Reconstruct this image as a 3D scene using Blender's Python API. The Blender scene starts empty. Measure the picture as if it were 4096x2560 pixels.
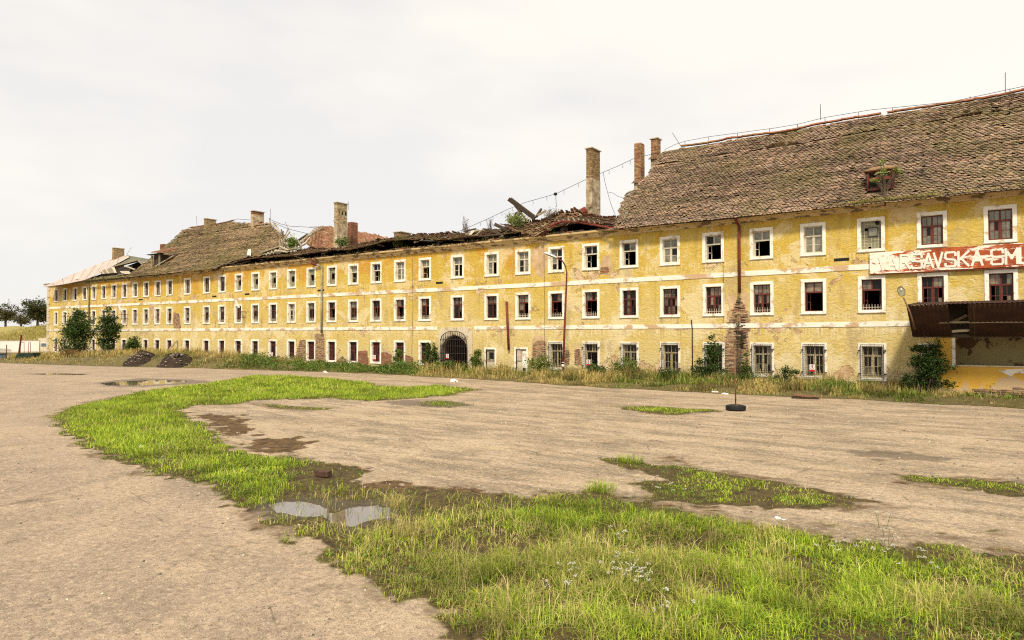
import bpy, math, random
import numpy as np
from mathutils import Vector
random.seed(7); RNG = np.random.default_rng(11)
S = bpy.context.scene
# ------------------------------------------------------------------ camera, world, sun, exposure
CAMH = 2.6; FPX = 2731.0; YAW = math.radians(35.195); PIT = math.radians(1.257)
cam = bpy.data.objects.new('camera', bpy.data.cameras.new('camera')); S.collection.objects.link(cam)
cam.data.sensor_width = 36.0; cam.data.lens = FPX/4096*36
cam.data.clip_start = 0.05; cam.data.clip_end = 3000
cam.location = (0, -36, CAMH); cam.rotation_euler = (math.pi/2+PIT, 0, YAW)
S.camera = cam
S.view_settings.view_transform = 'Standard'; S.view_settings.look = 'None'
S.view_settings.exposure = 1.5; S.view_settings.gamma = 1.0; S.view_settings.use_curve_mapping = False
S.render.engine = 'CYCLES'; S.cycles.max_bounces = 5; S.cycles.diffuse_bounces = 3; S.cycles.glossy_bounces = 2
S.cycles.transparent_max_bounces = 6; S.cycles.use_adaptive_sampling = True; S.cycles.adaptive_threshold = 0.012
S.cycles.use_denoising = False; S.cycles.pixel_filter_type = 'BLACKMAN_HARRIS'; S.cycles.filter_width = 1.15; S.cycles.sample_clamp_indirect = 4
SUN_EL, SUN_AZ = math.radians(47), math.radians(28)      # azimuth measured from -Y towards +X
sun_dir = Vector((math.sin(SUN_AZ)*math.cos(SUN_EL), -math.cos(SUN_AZ)*math.cos(SUN_EL), math.sin(SUN_EL)))
world = bpy.data.worlds.new('World'); S.world = world; world.use_nodes = True
wn, wl = world.node_tree.nodes, world.node_tree.links; wn.clear()
wo = wn.new('ShaderNodeOutputWorld'); bg = wn.new('ShaderNodeBackground'); bg.inputs['Strength'].default_value = 0.1
sky = wn.new('ShaderNodeTexSky'); sky.sky_type = 'NISHITA'; sky.sun_disc = False
sky.sun_elevation = SUN_EL; sky.sun_rotation = math.pi - SUN_AZ
tc = wn.new('ShaderNodeTexCoord'); mp = wn.new('ShaderNodeMapping'); mp.inputs['Scale'].default_value = (1.0, 1.0, 3.2)
mp.inputs['Rotation'].default_value = (0.0, 0.25, 0.5)
nz = wn.new('ShaderNodeTexNoise'); nz.inputs['Scale'].default_value = 1.5; nz.inputs['Detail'].default_value = 5; nz.inputs['Roughness'].default_value = 0.5
rp = wn.new('ShaderNodeValToRGB'); e = rp.color_ramp.elements
e[0].position = 0.40; e[0].color = (3.16, 3.06, 2.96, 1); e[1].position = 0.58; e[1].color = (3.75, 3.52, 3.14, 1)
mx = wn.new('ShaderNodeMix'); mx.data_type = 'RGBA'; mx.inputs[0].default_value = 0.96
wl.new(tc.outputs['Generated'], mp.inputs[0]); wl.new(mp.outputs[0], nz.inputs['Vector']); sx = wn.new('ShaderNodeSeparateXYZ'); wl.new(tc.outputs['Generated'], sx.inputs[0])
mr_ = wn.new('ShaderNodeMapRange'); mr_.inputs[1].default_value = -.95; mr_.inputs[2].default_value = .1; mr_.inputs[3].default_value = -.075; mr_.inputs[4].default_value = .06
wl.new(sx.outputs[0], mr_.inputs[0]); ad = wn.new('ShaderNodeMath'); ad.operation = 'ADD'; wl.new(nz.outputs['Fac'], ad.inputs[0]); wl.new(mr_.outputs[0], ad.inputs[1]); wl.new(ad.outputs[0], rp.inputs[0])
wl.new(sky.outputs[0], mx.inputs[6]); wl.new(rp.outputs[0], mx.inputs[7]); wl.new(mx.outputs[2], bg.inputs[0]); wl.new(bg.outputs[0], wo.inputs[0])
sl = bpy.data.lights.new('sun', 'SUN'); sl.energy = 1.5; sl.angle = math.radians(7); sl.color = (1.0, 0.90, 0.72)
so = bpy.data.objects.new('sun', sl); S.collection.objects.link(so); so.rotation_euler = sun_dir.to_track_quat('Z', 'Y').to_euler()

# ------------------------------------------------------------------ surveying: photograph pixel (4096 wide) -> point on a world plane
CP, SP, CY, SY = math.cos(PIT), math.sin(PIT), math.cos(YAW), math.sin(YAW)
EYE = np.array([0, -36.0, CAMH])
def ray(px, py):
    x, z = (px-2048)/FPX, -(py-1280)/FPX
    y, z = CP-z*SP, SP+z*CP
    return np.array([x*CY-y*SY, x*SY+y*CY, z])
def onY(px, py, y): d = ray(px, py); return EYE+d*(y+36)/d[1]
def onZ(px, py, z=0.0): d = ray(px, py); return EYE+d*(z-CAMH)/d[2]
def onP(px, py, p0, n): d = ray(px, py); return EYE+d*np.dot(np.array(p0)-EYE, n)/np.dot(d, n)
K = 4096/2419.0
def G(x, y): return onZ(x*K, y*K)[:2]                    # ground point from the 2419-wide view

# ------------------------------------------------------------------ mesh builder
class MB:
    def __init__(s): s.V = []; s.F = []; s.C = []; s.n = 0
    def add(s, V, F, C=None):
        V = np.asarray(V, float).reshape(-1, 3); s.V.append(V); s.F.append([np.asarray(f)+s.n for f in F] if isinstance(F, list) else np.asarray(F)+s.n)
        if C is None: C = (1, 1, 1)
        C = np.asarray(C, float); s.C.append(np.broadcast_to(C, (len(V), 3))); s.n += len(V); return s
    def box(s, a, b, C=None, rot=0, piv=None):
        x0, y0, z0 = a; x1, y1, z1 = b
        V = np.array([[x0,y0,z0],[x1,y0,z0],[x1,y1,z0],[x0,y1,z0],[x0,y0,z1],[x1,y0,z1],[x1,y1,z1],[x0,y1,z1]], float)
        if rot:
            p = np.array(piv if piv is not None else V.mean(0)); c, q = math.cos(rot), math.sin(rot)
            W = V-p; V = np.c_[W[:,0]*c-W[:,1]*q, W[:,0]*q+W[:,1]*c, W[:,2]]+p
        return s.add(V, np.array([[0,3,2,1],[4,5,6,7],[0,1,5,4],[1,2,6,5],[2,3,7,6],[3,0,4,7]]), C)
    def beam(s, p, q, w, h, C=None, up=(0,0,1)):
        p, q = np.array(p, float), np.array(q, float); d = q-p; d /= max(1e-9, np.linalg.norm(d)); u = np.array(up, float)
        r = np.cross(d, u)
        if np.linalg.norm(r) < 1e-3: r = np.cross(d, (1, 0, 0))
        r /= np.linalg.norm(r); u = np.cross(r, d); r = r*w/2; u = u*h/2
        V = [p-r-u, p+r-u, p+r+u, p-r+u, q-r-u, q+r-u, q+r+u, q-r+u]
        return s.add(V, np.array([[0,1,2,3],[7,6,5,4],[0,4,5,1],[1,5,6,2],[2,6,7,3],[3,7,4,0]]), C)
    def tube(s, pts, r, n=6, C=None):
        P = np.array(pts, float); R = np.broadcast_to(np.asarray(r, float), (len(P),)); rings = []
        for i in range(len(P)):
            d = P[min(i+1, len(P)-1)]-P[max(i-1, 0)]; d /= max(1e-9, np.linalg.norm(d))
            a = np.cross(d, (0, 0, 1)) if abs(d[2]) < .95 else np.cross(d, (1, 0, 0)); a /= np.linalg.norm(a); b = np.cross(d, a)
            t = np.linspace(0, 2*math.pi, n, endpoint=False)
            rings.append(P[i]+R[i]*(np.cos(t)[:,None]*a+np.sin(t)[:,None]*b))
        F = [[i*n+j, i*n+(j+1)%n, (i+1)*n+(j+1)%n, (i+1)*n+j] for i in range(len(P)-1) for j in range(n)]
        s.add(np.vstack(rings), np.array(F), C)
        m = s.n-len(P)*n
        s.F.append([np.arange(n)[::-1]+m, np.arange(n)+m+(len(P)-1)*n]); s.V.append(np.zeros((0,3))); s.C.append(np.zeros((0,3)))
        return s
    def poly(s, pts, C=None): return s.add(pts, np.array([list(range(len(pts)))]), C)
    def prism(s, pts, d, C=None):
        P = np.array(pts, float); n = len(P); d = np.array(d, float)
        s.add(np.vstack([P, P+d]), [np.arange(n), np.arange(n)[::-1]+n], C)
        m = s.n-2*n
        s.F.append(np.array([[i, (i+1)%n, (i+1)%n+n, i+n] for i in range(n)])+m); s.V.append(np.zeros((0,3))); s.C.append(np.zeros((0,3)))
        return s
    def mesh(s, name, mat, smooth=False):
        V = np.vstack(s.V); C = np.vstack(s.C); lo = []; lt = []
        for F in s.F:
            if isinstance(F, list):
                for f in F: lo.append(np.asarray(f)); lt.append([len(f)])
            else: lo.append(F.ravel()); lt.append(np.full(len(F), F.shape[1]))
        L = np.concatenate(lo).astype(np.int32); T = np.concatenate(lt).astype(np.int32)
        me = bpy.data.meshes.new(name); me.vertices.add(len(V)); me.vertices.foreach_set('co', V.astype(np.float32).ravel())
        me.loops.add(len(L)); me.loops.foreach_set('vertex_index', L)
        me.polygons.add(len(T)); me.polygons.foreach_set('loop_start', np.concatenate([[0], np.cumsum(T)[:-1]]).astype(np.int32))
        me.polygons.foreach_set('loop_total', T)
        me.polygons.foreach_set('use_smooth', np.full(len(T), bool(smooth)))
        at = me.color_attributes.new('tint', 'FLOAT_COLOR', 'POINT')
        at.data.foreach_set('color', np.c_[C, np.ones(len(C))].astype(np.float32).ravel())
        me.update(calc_edges=True)
        for m in (mat if isinstance(mat, (list, tuple)) else [mat]): me.materials.append(m)
        return me
    def build(s, name, mat, parent=None, smooth=False, **kw):
        return link(name, s.mesh(name, mat, smooth), parent, **kw)
def link(name, me, parent=None, loc=None, **kw):
    o = bpy.data.objects.new(name, me); S.collection.objects.link(o)
    if parent: o.parent = parent
    if loc is not None: o.location = loc
    return tag(o, **kw)
def tag(o, label=None, cat=None, group=None, kind=None):
    if label: o['label'] = label
    if cat: o['category'] = cat
    if group: o['group'] = group
    if kind: o['kind'] = kind
    return o
def thing(name, label, cat, loc=(0,0,0), rotz=0, group=None):
    o = bpy.data.objects.new(name, None); S.collection.objects.link(o); o.location = loc; o.rotation_euler = (0,0,rotz)
    o.empty_display_size = .2
    return tag(o, label, cat, group)

# ------------------------------------------------------------------ materials
class NT:
    def __init__(s, name):
        s.m = bpy.data.materials.new(name); s.m.use_nodes = True; s.t = s.m.node_tree; s.n = s.t.nodes; s.l = s.t.links
        s.b = s.n['Principled BSDF']; s.b.inputs['Specular IOR Level'].default_value = 0.25; s.b.inputs['Roughness'].default_value = 0.85
        s.g = s.n.new('ShaderNodeNewGeometry')
        s.tc = s.n.new('ShaderNodeTexCoord')
    def pos(s, scale=(1,1,1), rot=(0,0,0), local=False):
        m = s.n.new('ShaderNodeMapping'); m.inputs['Scale'].default_value = scale; m.inputs['Rotation'].default_value = rot
        s.l.new(s.tc.outputs['Object'] if local else s.g.outputs['Position'], m.inputs[0]); return m.outputs[0]
    def noise(s, scale, detail=4, rough=.55, vec=None, dist=0):
        n = s.n.new('ShaderNodeTexNoise'); n.inputs['Scale'].default_value = scale; n.inputs['Detail'].default_value = detail
        n.inputs['Roughness'].default_value = rough; n.inputs['Distortion'].default_value = dist
        s.l.new(vec if vec is not None else s.g.outputs['Position'], n.inputs['Vector']); return n.outputs['Fac']
    def voro(s, scale, vec=None, feature='F1', out='Distance'):
        n = s.n.new('ShaderNodeTexVoronoi'); n.feature = feature; n.inputs['Scale'].default_value = scale
        s.l.new(vec if vec is not None else s.g.outputs['Position'], n.inputs['Vector']); return n.outputs[out]
    def ramp(s, f, a, b, ca=(0,0,0), cb=(1,1,1)):
        r = s.n.new('ShaderNodeValToRGB'); e = r.color_ramp.elements; e[0].position = a; e[1].position = b
        e[0].color = (*ca, 1); e[1].color = (*cb, 1); s.l.new(f, r.inputs[0]); return r.outputs[0]
    def mr(s, f, a, b, c=0.0, d=1.0):
        r = s.n.new('ShaderNodeMapRange'); r.inputs[1].default_value = a; r.inputs[2].default_value = b; r.inputs[3].default_value = c; r.inputs[4].default_value = d
        s.l.new(f, r.inputs[0]); return r.outputs[0]
    def inp(s, sock, v):
        if hasattr(v, 'is_linked') or hasattr(v, 'node'): s.l.new(v, sock)
        elif isinstance(v, (tuple, list)): sock.default_value = (*v, 1) if len(v) == 3 else v
        else: sock.default_value = v
    def mix(s, f, a, b, mode='MIX'):
        m = s.n.new('ShaderNodeMix'); m.data_type = 'RGBA'; m.blend_type = mode
        s.inp(m.inputs[0], f); s.inp(m.inputs[6], a); s.inp(m.inputs[7], b); return m.outputs[2]
    def math(s, op, a, b=0.0, c=None):
        m = s.n.new('ShaderNodeMath'); m.operation = op; s.inp(m.inputs[0], a); s.inp(m.inputs[1], b)
        if c is not None: s.inp(m.inputs[2], c)
        return m.outputs[0]
    def attr(s, name='tint', out='Color'):
        a = s.n.new('ShaderNodeAttribute'); a.attribute_name = name; return a.outputs[out]
    def sep(s):
        a = s.n.new('ShaderNodeSeparateXYZ'); s.l.new(s.g.outputs['Position'], a.inputs[0]); return a.outputs
    def color(s, c): s.inp(s.b.inputs['Base Color'], c)
    def rough(s, c): s.inp(s.b.inputs['Roughness'], c)
    def bump(s, h, strength=.5, dist=.02):
        b = s.n.new('ShaderNodeBump'); b.inputs['Strength'].default_value = strength; b.inputs['Distance'].default_value = dist
        s.l.new(h, b.inputs['Height']); s.l.new(b.outputs[0], s.b.inputs['Normal'])
def simple(name, col, var=.25, scale=6, rough=.85, bump=.0, col2=None, metal=0, tint=False):
    n = NT(name); v = n.noise(scale, 5, .6)
    c2 = col2 if col2 else tuple(max(0, c*(1-var)) for c in col); c1 = col if col2 else tuple(min(1, c*(1+var)) for c in col)
    c = n.mix(n.mr(v, .35, .65), c1, c2)
    if tint: c = n.mix(1.0, c, n.attr(), 'MULTIPLY')
    n.color(c); n.b.inputs['Roughness'].default_value = rough; n.b.inputs['Metallic'].default_value = metal
    if bump: n.bump(n.noise(scale*6, 4), bump, .01)
    return n.m
M = {}
def mat_wall():
    n = NT('yellow_plaster'); x, y, z = n.sep()
    big = n.noise(.22, 5, .6); mid = n.noise(.9, 6, .65); fine = n.noise(4.0, 6, .7)
    hz = n.mr(z, 3.2, 8.2)                                        # upper storey kept its deeper limewash
    f = n.math('ADD', n.math('MULTIPLY', hz, .62), n.math('MULTIPLY', n.math('SUBTRACT', mid, .5), 1.5))
    f = n.math('ADD', f, n.math('MULTIPLY', n.math('SUBTRACT', big, .5), 1.3)); f = n.math('ADD', f, n.math('MULTIPLY', n.mr(x, -14, -34, 0, .26), hz))
    c = n.mix(n.mr(f, -.05, .55), (.58, .455, .18), (.54, .38, .058))
    c = n.mix(n.mr(f, .62, .95), c, (.52, .275, .03))
    c = n.mix(n.mr(fine, .54, .66, 0, .35), c, (.78, .63, .30))
    c = n.mix(n.mr(n.noise(9, 5, .7, n.pos((1, 1, 2.0), (0, .7, 0))), .54, .66, 0, .25), c, (.84, .70, .38))
    c = n.mix(n.mr(n.noise(11, 5, .7, n.pos((1, 1, 2.0), (0, .7, 0))), .56, .70, 0, .28), c, (.38, .22, .05))
    st = n.noise(1.0, 5, .6, n.pos((2.2, 2.2, .22)))              # rain streaks, long in z
    c = n.mix(n.mr(st, .56, .74, 0, .5), c, (.66, .55, .32))
    st2 = n.noise(1.3, 6, .6, n.pos((1.6, 1.6, .3)))
    c = n.mix(n.mr(st2, .54, .70, 0, .6), c, (.34, .22, .08))
    c = n.mix(n.mr(n.noise(.7, 8, .7), .57, .68, 0, .5), c, (.76, .62, .36))
    c = n.mix(n.math('MULTIPLY', n.mr(z, 2.3, .3, 0, 1), n.mr(n.noise(.9, 8, .7), .42, .56, 0, .7)), c, (.62, .52, .34))
    c = n.mix(n.math('MULTIPLY', n.mr(z, 1.1, .2, 0, 1), n.mr(n.noise(1.3, 8, .7), .42, .55, 0, .75)), c, (.36, .26, .14))
    for zt_, zb_ in ((.44, -.1), (3.62, 3.2), (6.5, 6.05), (2.95, 2.3)):                 # lime drips below sills and bands
        m = n.math('MULTIPLY', n.mr(z, zt_, zb_, 1, 0), n.mr(z, zt_, zt_+.01, 1, 0)); dr = n.noise(3.2, 4, .6, n.pos((3.5, 3.5, .25)))
        c = n.mix(n.math('MULTIPLY', m, n.mr(dr, .47, .62, 0, .75)), c, (.78, .68, .48))
    fade = n.noise(.42, 9, .7, None, .5); c = n.mix(n.mr(fade, .535, .575, 0, .5), c, (.74, .64, .42))
    gr = n.noise(.5, 9, .72, n.pos((1, 1, .6))); c = n.mix(n.mr(gr, .56, .64, 0, .6), c, (.40, .31, .18))
    # flaked patches down to the render, most near the foot and along the floor bands
    foot = n.mr(z, .2, 1.7, .15, 0.0); band = n.mr(n.math('ABSOLUTE', n.math('SUBTRACT', z, 6.1)), .1, .9, .05, 0.0)
    band2 = n.mr(n.math('ABSOLUTE', n.math('SUBTRACT', z, 3.0)), .1, .6, .03, 0.0)
    p = n.math('ADD', n.noise(.62, 10, .66, None, .6), n.math('ADD', foot, n.math('ADD', band, band2)))
    peel = n.mr(p, .635, .642); edge = n.mr(n.math('ABSOLUTE', n.math('SUBTRACT', p, .637)), 0, .008, 1, 0)
    pc = n.mix(n.mr(n.noise(1.7, 6, .65), .35, .65), (.42, .26, .13), (.72, .55, .36))
    c = n.mix(peel, c, pc); c = n.mix(n.math('MULTIPLY', edge, .75), c, (.12, .07, .04))
    n.color(c); n.rough(.95)
    # rough cast: slanting trowel ripples
    rc = n.noise(4.2, 6, .68, n.pos((1, 1, 1.7), (0, .7, 0)), .8); rc2 = n.noise(26, 3, .6)
    h = n.math('ADD', n.math('MULTIPLY', rc, .9), n.math('MULTIPLY', rc2, .2)); h = n.math('SUBTRACT', h, n.math('MULTIPLY', peel, .25))
    n.bump(h, 1.0, .065); return n.m
M['wall'] = mat_wall()
def mat_white(name, a, b, thr=.6, scale=2.2, stretch=(1,1,1)):
    n = NT(name); p = n.noise(scale, 8, .65, n.pos(stretch)); c = n.mix(n.mr(n.noise(1.5, 4), .3, .7), a, tuple(k*.82 for k in a))
    c = n.mix(n.mr(p, thr, thr+.03), c, b); c = n.mix(n.mr(n.math('ABSOLUTE', n.math('SUBTRACT', p, thr)), 0, .012, .6, 0), c, (.2, .13, .08))
    n.color(c); n.bump(n.math('ADD', n.noise(25, 3), n.mr(p, thr, thr+.03, 0, -.6)), .5, .015); return n.m
M['surround'] = mat_white('white_surround', (.86, .82, .72), (.55, .43, .29), .575, 2.6)
M['course'] = mat_white('string_course', (.86, .81, .70), (.52, .36, .22), .535, .8, (1, 1, 1.6))
M['cornice'] = mat_white('cornice_plaster', (.66, .50, .26), (.20, .14, .08), .54, 1.6, (1, 1, 3))
M['stone'] = mat_white('pale_stone', (.62, .54, .40), (.46, .34, .2), .58, 1.6)
def mat_tile(name, a, b, moss=.5, dark=(.10, .075, .055)):
    n = NT(name); c = n.mix(n.noise(.5, 4), a, b); c = n.mix(1.0, c, n.attr(), 'MULTIPLY')
    c = n.mix(n.mr(n.noise(.35, 6, .6), .48, .62, 0, moss), c, (.15, .135, .035))
    c = n.mix(n.mr(n.noise(3, 5, .6), .55, .75, 0, .55), c, dark)
    n.color(c); n.bump(n.noise(30, 3), .4, .01); return n.m
M['tile'] = mat_tile('clay_tile', (.26, .195, .13), (.28, .185, .12), .38, (.06, .045, .028))
M['tile_old'] = mat_tile('mossy_clay_tile', (.29, .215, .115), (.33, .23, .13), .5, (.04, .03, .02))
M['tile_red'] = mat_tile('red_clay_tile', (.32, .135, .07), (.25, .135, .08), .25, (.08, .05, .03))
M['tile_dark'] = mat_tile('sooty_clay_tile', (.24, .135, .08), (.15, .09, .055), .35, (.04, .03, .02))
def mat_tint(name, rough=.8, sc=8, amt=.35, spec=.25, trans=0):
    n = NT(name); c = n.mix(1.0, n.attr(), n.ramp(n.noise(sc, 4, .6), .3, .7, (1-amt,)*3, (1+amt*.3,)*3), 'MULTIPLY')
    n.color(c); n.rough(rough); n.b.inputs['Specular IOR Level'].default_value = spec
    if trans:
        d = n.n.new('ShaderNodeBsdfTranslucent'); mxs = n.n.new('ShaderNodeMixShader'); mxs.inputs[0].default_value = trans
        n.l.new(c, d.inputs[0]); n.l.new(n.b.outputs[0], mxs.inputs[1]); n.l.new(d.outputs[0], mxs.inputs[2])
        n.l.new(mxs.outputs[0], n.n['Material Output'].inputs[0])
    return n.m
M['brick'] = mat_tint('brick', .9, 9, .45)
M['leaf'] = mat_tint('leaf', .6, 3, .3, .3, .35)
M['blade'] = mat_tint('grass_blade', .7, 2, .3, .2, .35)
M['wood'] = mat_tint('weathered_wood', .85, 14, .5)
M['mortar'] = simple('mortar', (.17, .12, .075), .5, 8, bump=.4)
M['render'] = simple('bare_render', (.60, .45, .27), .3, 1.8, bump=.8, col2=(.40, .26, .14))
M['chim'] = simple('chimney_plaster', (.56, .47, .31), .45, 2.2, bump=.5, col2=(.22, .15, .09))
M['bark'] = simple('bark', (.11, .08, .055), .4, 12, bump=.5)
M['iron'] = simple('rusted_iron', (.035, .022, .018), .5, 8, .7)
M['redmetal'] = simple('red_painted_metal', (.22, .035, .025), .4, 4, .6, col2=(.10, .03, .02))
M['redframe'] = simple('red_brown_joinery', (.15, .028, .018), .4, 7, .6, col2=(.09, .03, .022))
M['brownframe'] = simple('dark_brown_joinery', (.075, .027, .018), .5, 7, .6)
M['whiteframe'] = mat_white('cream_joinery', (.62, .56, .44), (.33, .24, .15), .60, 6)
M['creamframe'] = simple('yellowed_joinery', (.50, .42, .25), .3, 5, .7)
M['dusty'] = None
def mat_glass(name, col, var, spec=.6, rough=.2):
    n = NT(name); v = n.noise(3, 5, .6); n.color(n.mix(n.mr(v, .35, .65), col, tuple(k*var for k in col))); n.rough(rough)
    n.b.inputs['Specular IOR Level'].default_value = spec; return n.m
M['dusty'] = mat_glass('dusty_glass', (.22, .21, .155), .4)
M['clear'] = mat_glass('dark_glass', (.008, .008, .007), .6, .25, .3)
M['curtain'] = mat_glass('curtained_glass', (.26, .20, .13), .12)
M['block'] = mat_glass('glass_block', (.22, .22, .14), .5, .5, .3)
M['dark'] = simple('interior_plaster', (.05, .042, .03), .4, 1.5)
M['plank'] = simple('dark_red_boards', (.125, .028, .02), .45, 6, .75)
M['greypipe'] = simple('grey_zinc_pipe', (.27, .25, .18), .35, 2.5, .5)
M['tin'] = simple('pale_tin_sheet', (.54, .46, .40), .2, 1.2, .5, col2=(.40, .31, .26))
M['felt'] = simple('grey_green_felt', (.14, .14, .09), .3, 1.5)
def mat_rust():
    n = NT('rusted_corrugated_iron'); a = n.noise(.8, 7, .65, n.pos((2.5, 2.5, .5))); c = n.mix(n.mr(a, .4, .65), (.035, .017, .011), (.062, .028, .017))
    c = n.mix(n.mr(n.noise(1.2, 6, .6), .66, .78), c, (.30, .14, .05)); n.color(c); n.rough(.8); return n.m
M['rust'] = mat_rust()
def mat_sign():
    n = NT('rusted_white_sign'); a = n.noise(1.6, 9, .72, n.pos((.7, 1, 3.8))); x, y, z = n.sep()
    left = n.mr(n.math('ABSOLUTE', n.math('SUBTRACT', x, -4.2)), .3, 1.6, .10, -.02)
    a = n.math('ADD', a, left)
    c = n.mix(n.mr(n.noise(3, 6, .6), .35, .65), (.46, .105, .03), (.24, .045, .016)); c = n.mix(n.mr(a, .515, .56), c, (.84, .77, .64)); n.color(c); n.rough(.75); return n.m
M['sign'] = mat_sign()
M['letter'] = mat_white('flaked_white_paint', (.82, .78, .68), (.42, .16, .06), .64, 4)
M['rubber'] = simple('tyre_rubber', (.02, .02, .02), .4, 12, .8, bump=.4)
M['concrete'] = simple('concrete', (.42, .37, .27), .25, 8, bump=.4)
M['pole'] = simple('rusty_steel_pole', (.16, .09, .05), .4, 5, .6)
M['lamphead'] = simple('white_lamp_housing', (.62, .62, .60), .1, 5, .4)
M['lampblue'] = simple('blue_lamp_shell', (.05, .13, .42), .2, 5, .3)
M['whitewall'] = simple('white_render', (.92, .90, .86), .03, 2)
M['water'] = None
def mat_water():
    n = NT('puddle_water'); n.color((.16, .125, .085)); n.rough(.02); n.b.inputs['Specular IOR Level'].default_value = 1.0; n.b.inputs['IOR'].default_value = 1.7
    n.bump(n.noise(14, 2), .015, .01); return n.m
M['water'] = mat_water()
def mat_earth(name, a, b):
    n = NT(name); c = n.mix(n.mr(n.noise(3, 7, .7), .35, .65), a, b); n.color(c); n.bump(n.noise(12, 6, .7), .9, .06); return n.m
M['soil'] = mat_earth('dark_soil', (.014, .009, .006), (.055, .036, .022))
M['verge'] = mat_earth('verge_soil', (.16, .13, .05), (.10, .085, .03))
M['bank'] = mat_earth('dry_bank', (.36, .30, .10), (.27, .23, .07))
M['white'] = simple('white_litter', (.78, .76, .72), .1, 8)
M['blue'] = simple('blue_grey_tarp', (.12, .16, .2), .3, 6)
M['green'] = simple('dark_green_tarp', (.02, .035, .02), .4, 5)
M['signwhite'] = simple('sign_white', (.8, .8, .78), .03)
M['signred'] = simple('sign_red', (.5, .02, .03), .05)
M['black'] = simple('black_paint', (.015, .015, .015), .1)

# ------------------------------------------------------------------ ground
def npnoise(x, y, f, seed=0):                                    # cheap value noise, numpy
    r = np.random.default_rng(seed); T = r.random((256, 256)); x = x*f+1000; y = y*f+1000
    xi, yi = np.floor(x).astype(int), np.floor(y).astype(int); u, v = x-xi, y-yi; u = u*u*(3-2*u); v = v*v*(3-2*v)
    g = lambda a, b: T[a % 256, b % 256]
    return (g(xi, yi)*(1-u)+g(xi+1, yi)*u)*(1-v)+(g(xi, yi+1)*(1-u)+g(xi+1, yi+1)*u)*v
def fbm(x, y, f, seed=0, o=4):
    s = 0; a = .5; t = 0
    for i in range(o): s = s+a*npnoise(x, y, f*2**i, seed+i); t += a; a *= .55
    return s/t
def sdist(x, y, P):                                              # signed distance to polygon, + inside
    P = np.asarray(P, float); n = len(P); d = np.full(x.shape, 1e9); ins = np.zeros(x.shape, bool)
    for i in range(n):
        a, b = P[i], P[(i+1) % n]; e = b-a; wx, wy = x-a[0], y-a[1]
        t = np.clip((wx*e[0]+wy*e[1])/max(1e-9, e@e), 0, 1); d = np.minimum(d, (wx-t*e[0])**2+(wy-t*e[1])**2)
        c = ((a[1] > y) != (b[1] > y)) & (x < (b[0]-a[0])*(y-a[1])/((b[1]-a[1]) if b[1] != a[1] else 1e-9)+a[0]); ins ^= c
    return np.where(ins, 1, -1)*np.sqrt(d)
main_px = [(123,985),(160,963),(240,945),(330,925),(420,913),(500,904),(560,893),(600,887),(700,888),(800,896),(880,905),(900,914),(960,914),(1040,910),(1130,920),(1060,934),(1000,940),(880,948),(760,941),(700,945),(600,945),(560,955),(470,958),(430,970),(445,982),(510,1010),(530,1040),(570,1060),(640,1075),(700,1082),(830,1105),(860,1118),(850,1140),(900,1158),(1000,1155),(1120,1160),(1250,1168),(1400,1155),(1480,1168),(1560,1188),(1700,1218),(1800,1234),(1900,1250),(1990,1270),(2100,1280),(2250,1295),(2460,1318),(2700,1560),(1120,1560),(1075,1512),(1040,1480),(980,1420),(850,1360),(780,1330),(740,1292),(640,1240),(560,1200),(480,1150),(400,1135),(340,1110),(270,1090),(200,1060),(150,1030),(124,1003)]
patches_px = {
 'band': [(585,950),(640,955),(700,960),(785,964),(780,969),(700,967),(640,962)],
 'mid':  [(1390,1082),(1470,1083),(1520,1092),(1570,1096),(1700,1112),(1800,1130),(1950,1158),(2080,1186),(2010,1200),(1900,1207),(1780,1200),(1650,1192),(1560,1182),(1530,1160),(1490,1140),(1560,1132),(1480,1106),(1430,1094)],
 'tyre': [(1453,961),(1520,959),(1600,963),(1680,967),(1712,972),(1640,976),(1600,982),(1520,975),(1470,968)],
 'right':[(2110,1120),(2200,1125),(2300,1131),(2450,1142),(2450,1176),(2350,1166),(2200,1145),(2140,1135)],
 'dark': [(985,950),(1030,946),(1090,950),(1110,956),(1060,962),(1000,960)],
 't1': [(2215,1248),(2250,1245),(2265,1256),(2240,1262),(2215,1256)], 't2': [(2315,1254),(2345,1252),(2345,1259),(2318,1260)],
 't3': [(1935,1240),(1965,1238),(1975,1248),(1940,1250)], 't4': [(1565,1082),(1590,1080),(1600,1086),(1570,1089)],
}
MAIN = [G(*p) for p in main_px]; PATCH = {k: [G(*p) for p in v] for k, v in patches_px.items()}
moss_px = [(640,1180),(700,1130),(790,1100),(880,1135),(1000,1150),(1150,1155),(1200,1175),(1120,1200),(1000,1240),(960,1260),(800,1250),(700,1240),(640,1215)]
MOSS = [G(*p) for p in moss_px]
MUD = [[G(*p) for p in q] for q in (
  [(1000,1275),(1060,1262),(1130,1290),(1160,1310),(1090,1330),(1010,1310)], [(560,1040),(700,1030),(760,1060),(640,1075),(590,1068)],
  [(720,1095),(840,1100),(870,1115),(760,1145),(690,1150),(660,1120)], [(440,975),(560,980),(600,1000),(620,1030),(540,1030),(490,1000)])]
PUD = {'near': [(648,1190),(700,1184),(752,1186),(778,1192),(772,1206),(725,1216),(690,1214),(664,1208)],
       'near_right': [(806,1194),(838,1190),(880,1190),(925,1206),(900,1219),(858,1226),(832,1242),(812,1232),(800,1212)],
       'far': [(240,904),(290,900),(350,897),(437,898),(440,901),(400,906),(330,910),(258,910)], 'thin': [(60,883),(120,881),(190,883),(200,885),(130,885)]}
PUDW = {k: [G(*p) for p in v] for k, v in PUD.items()}
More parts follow.
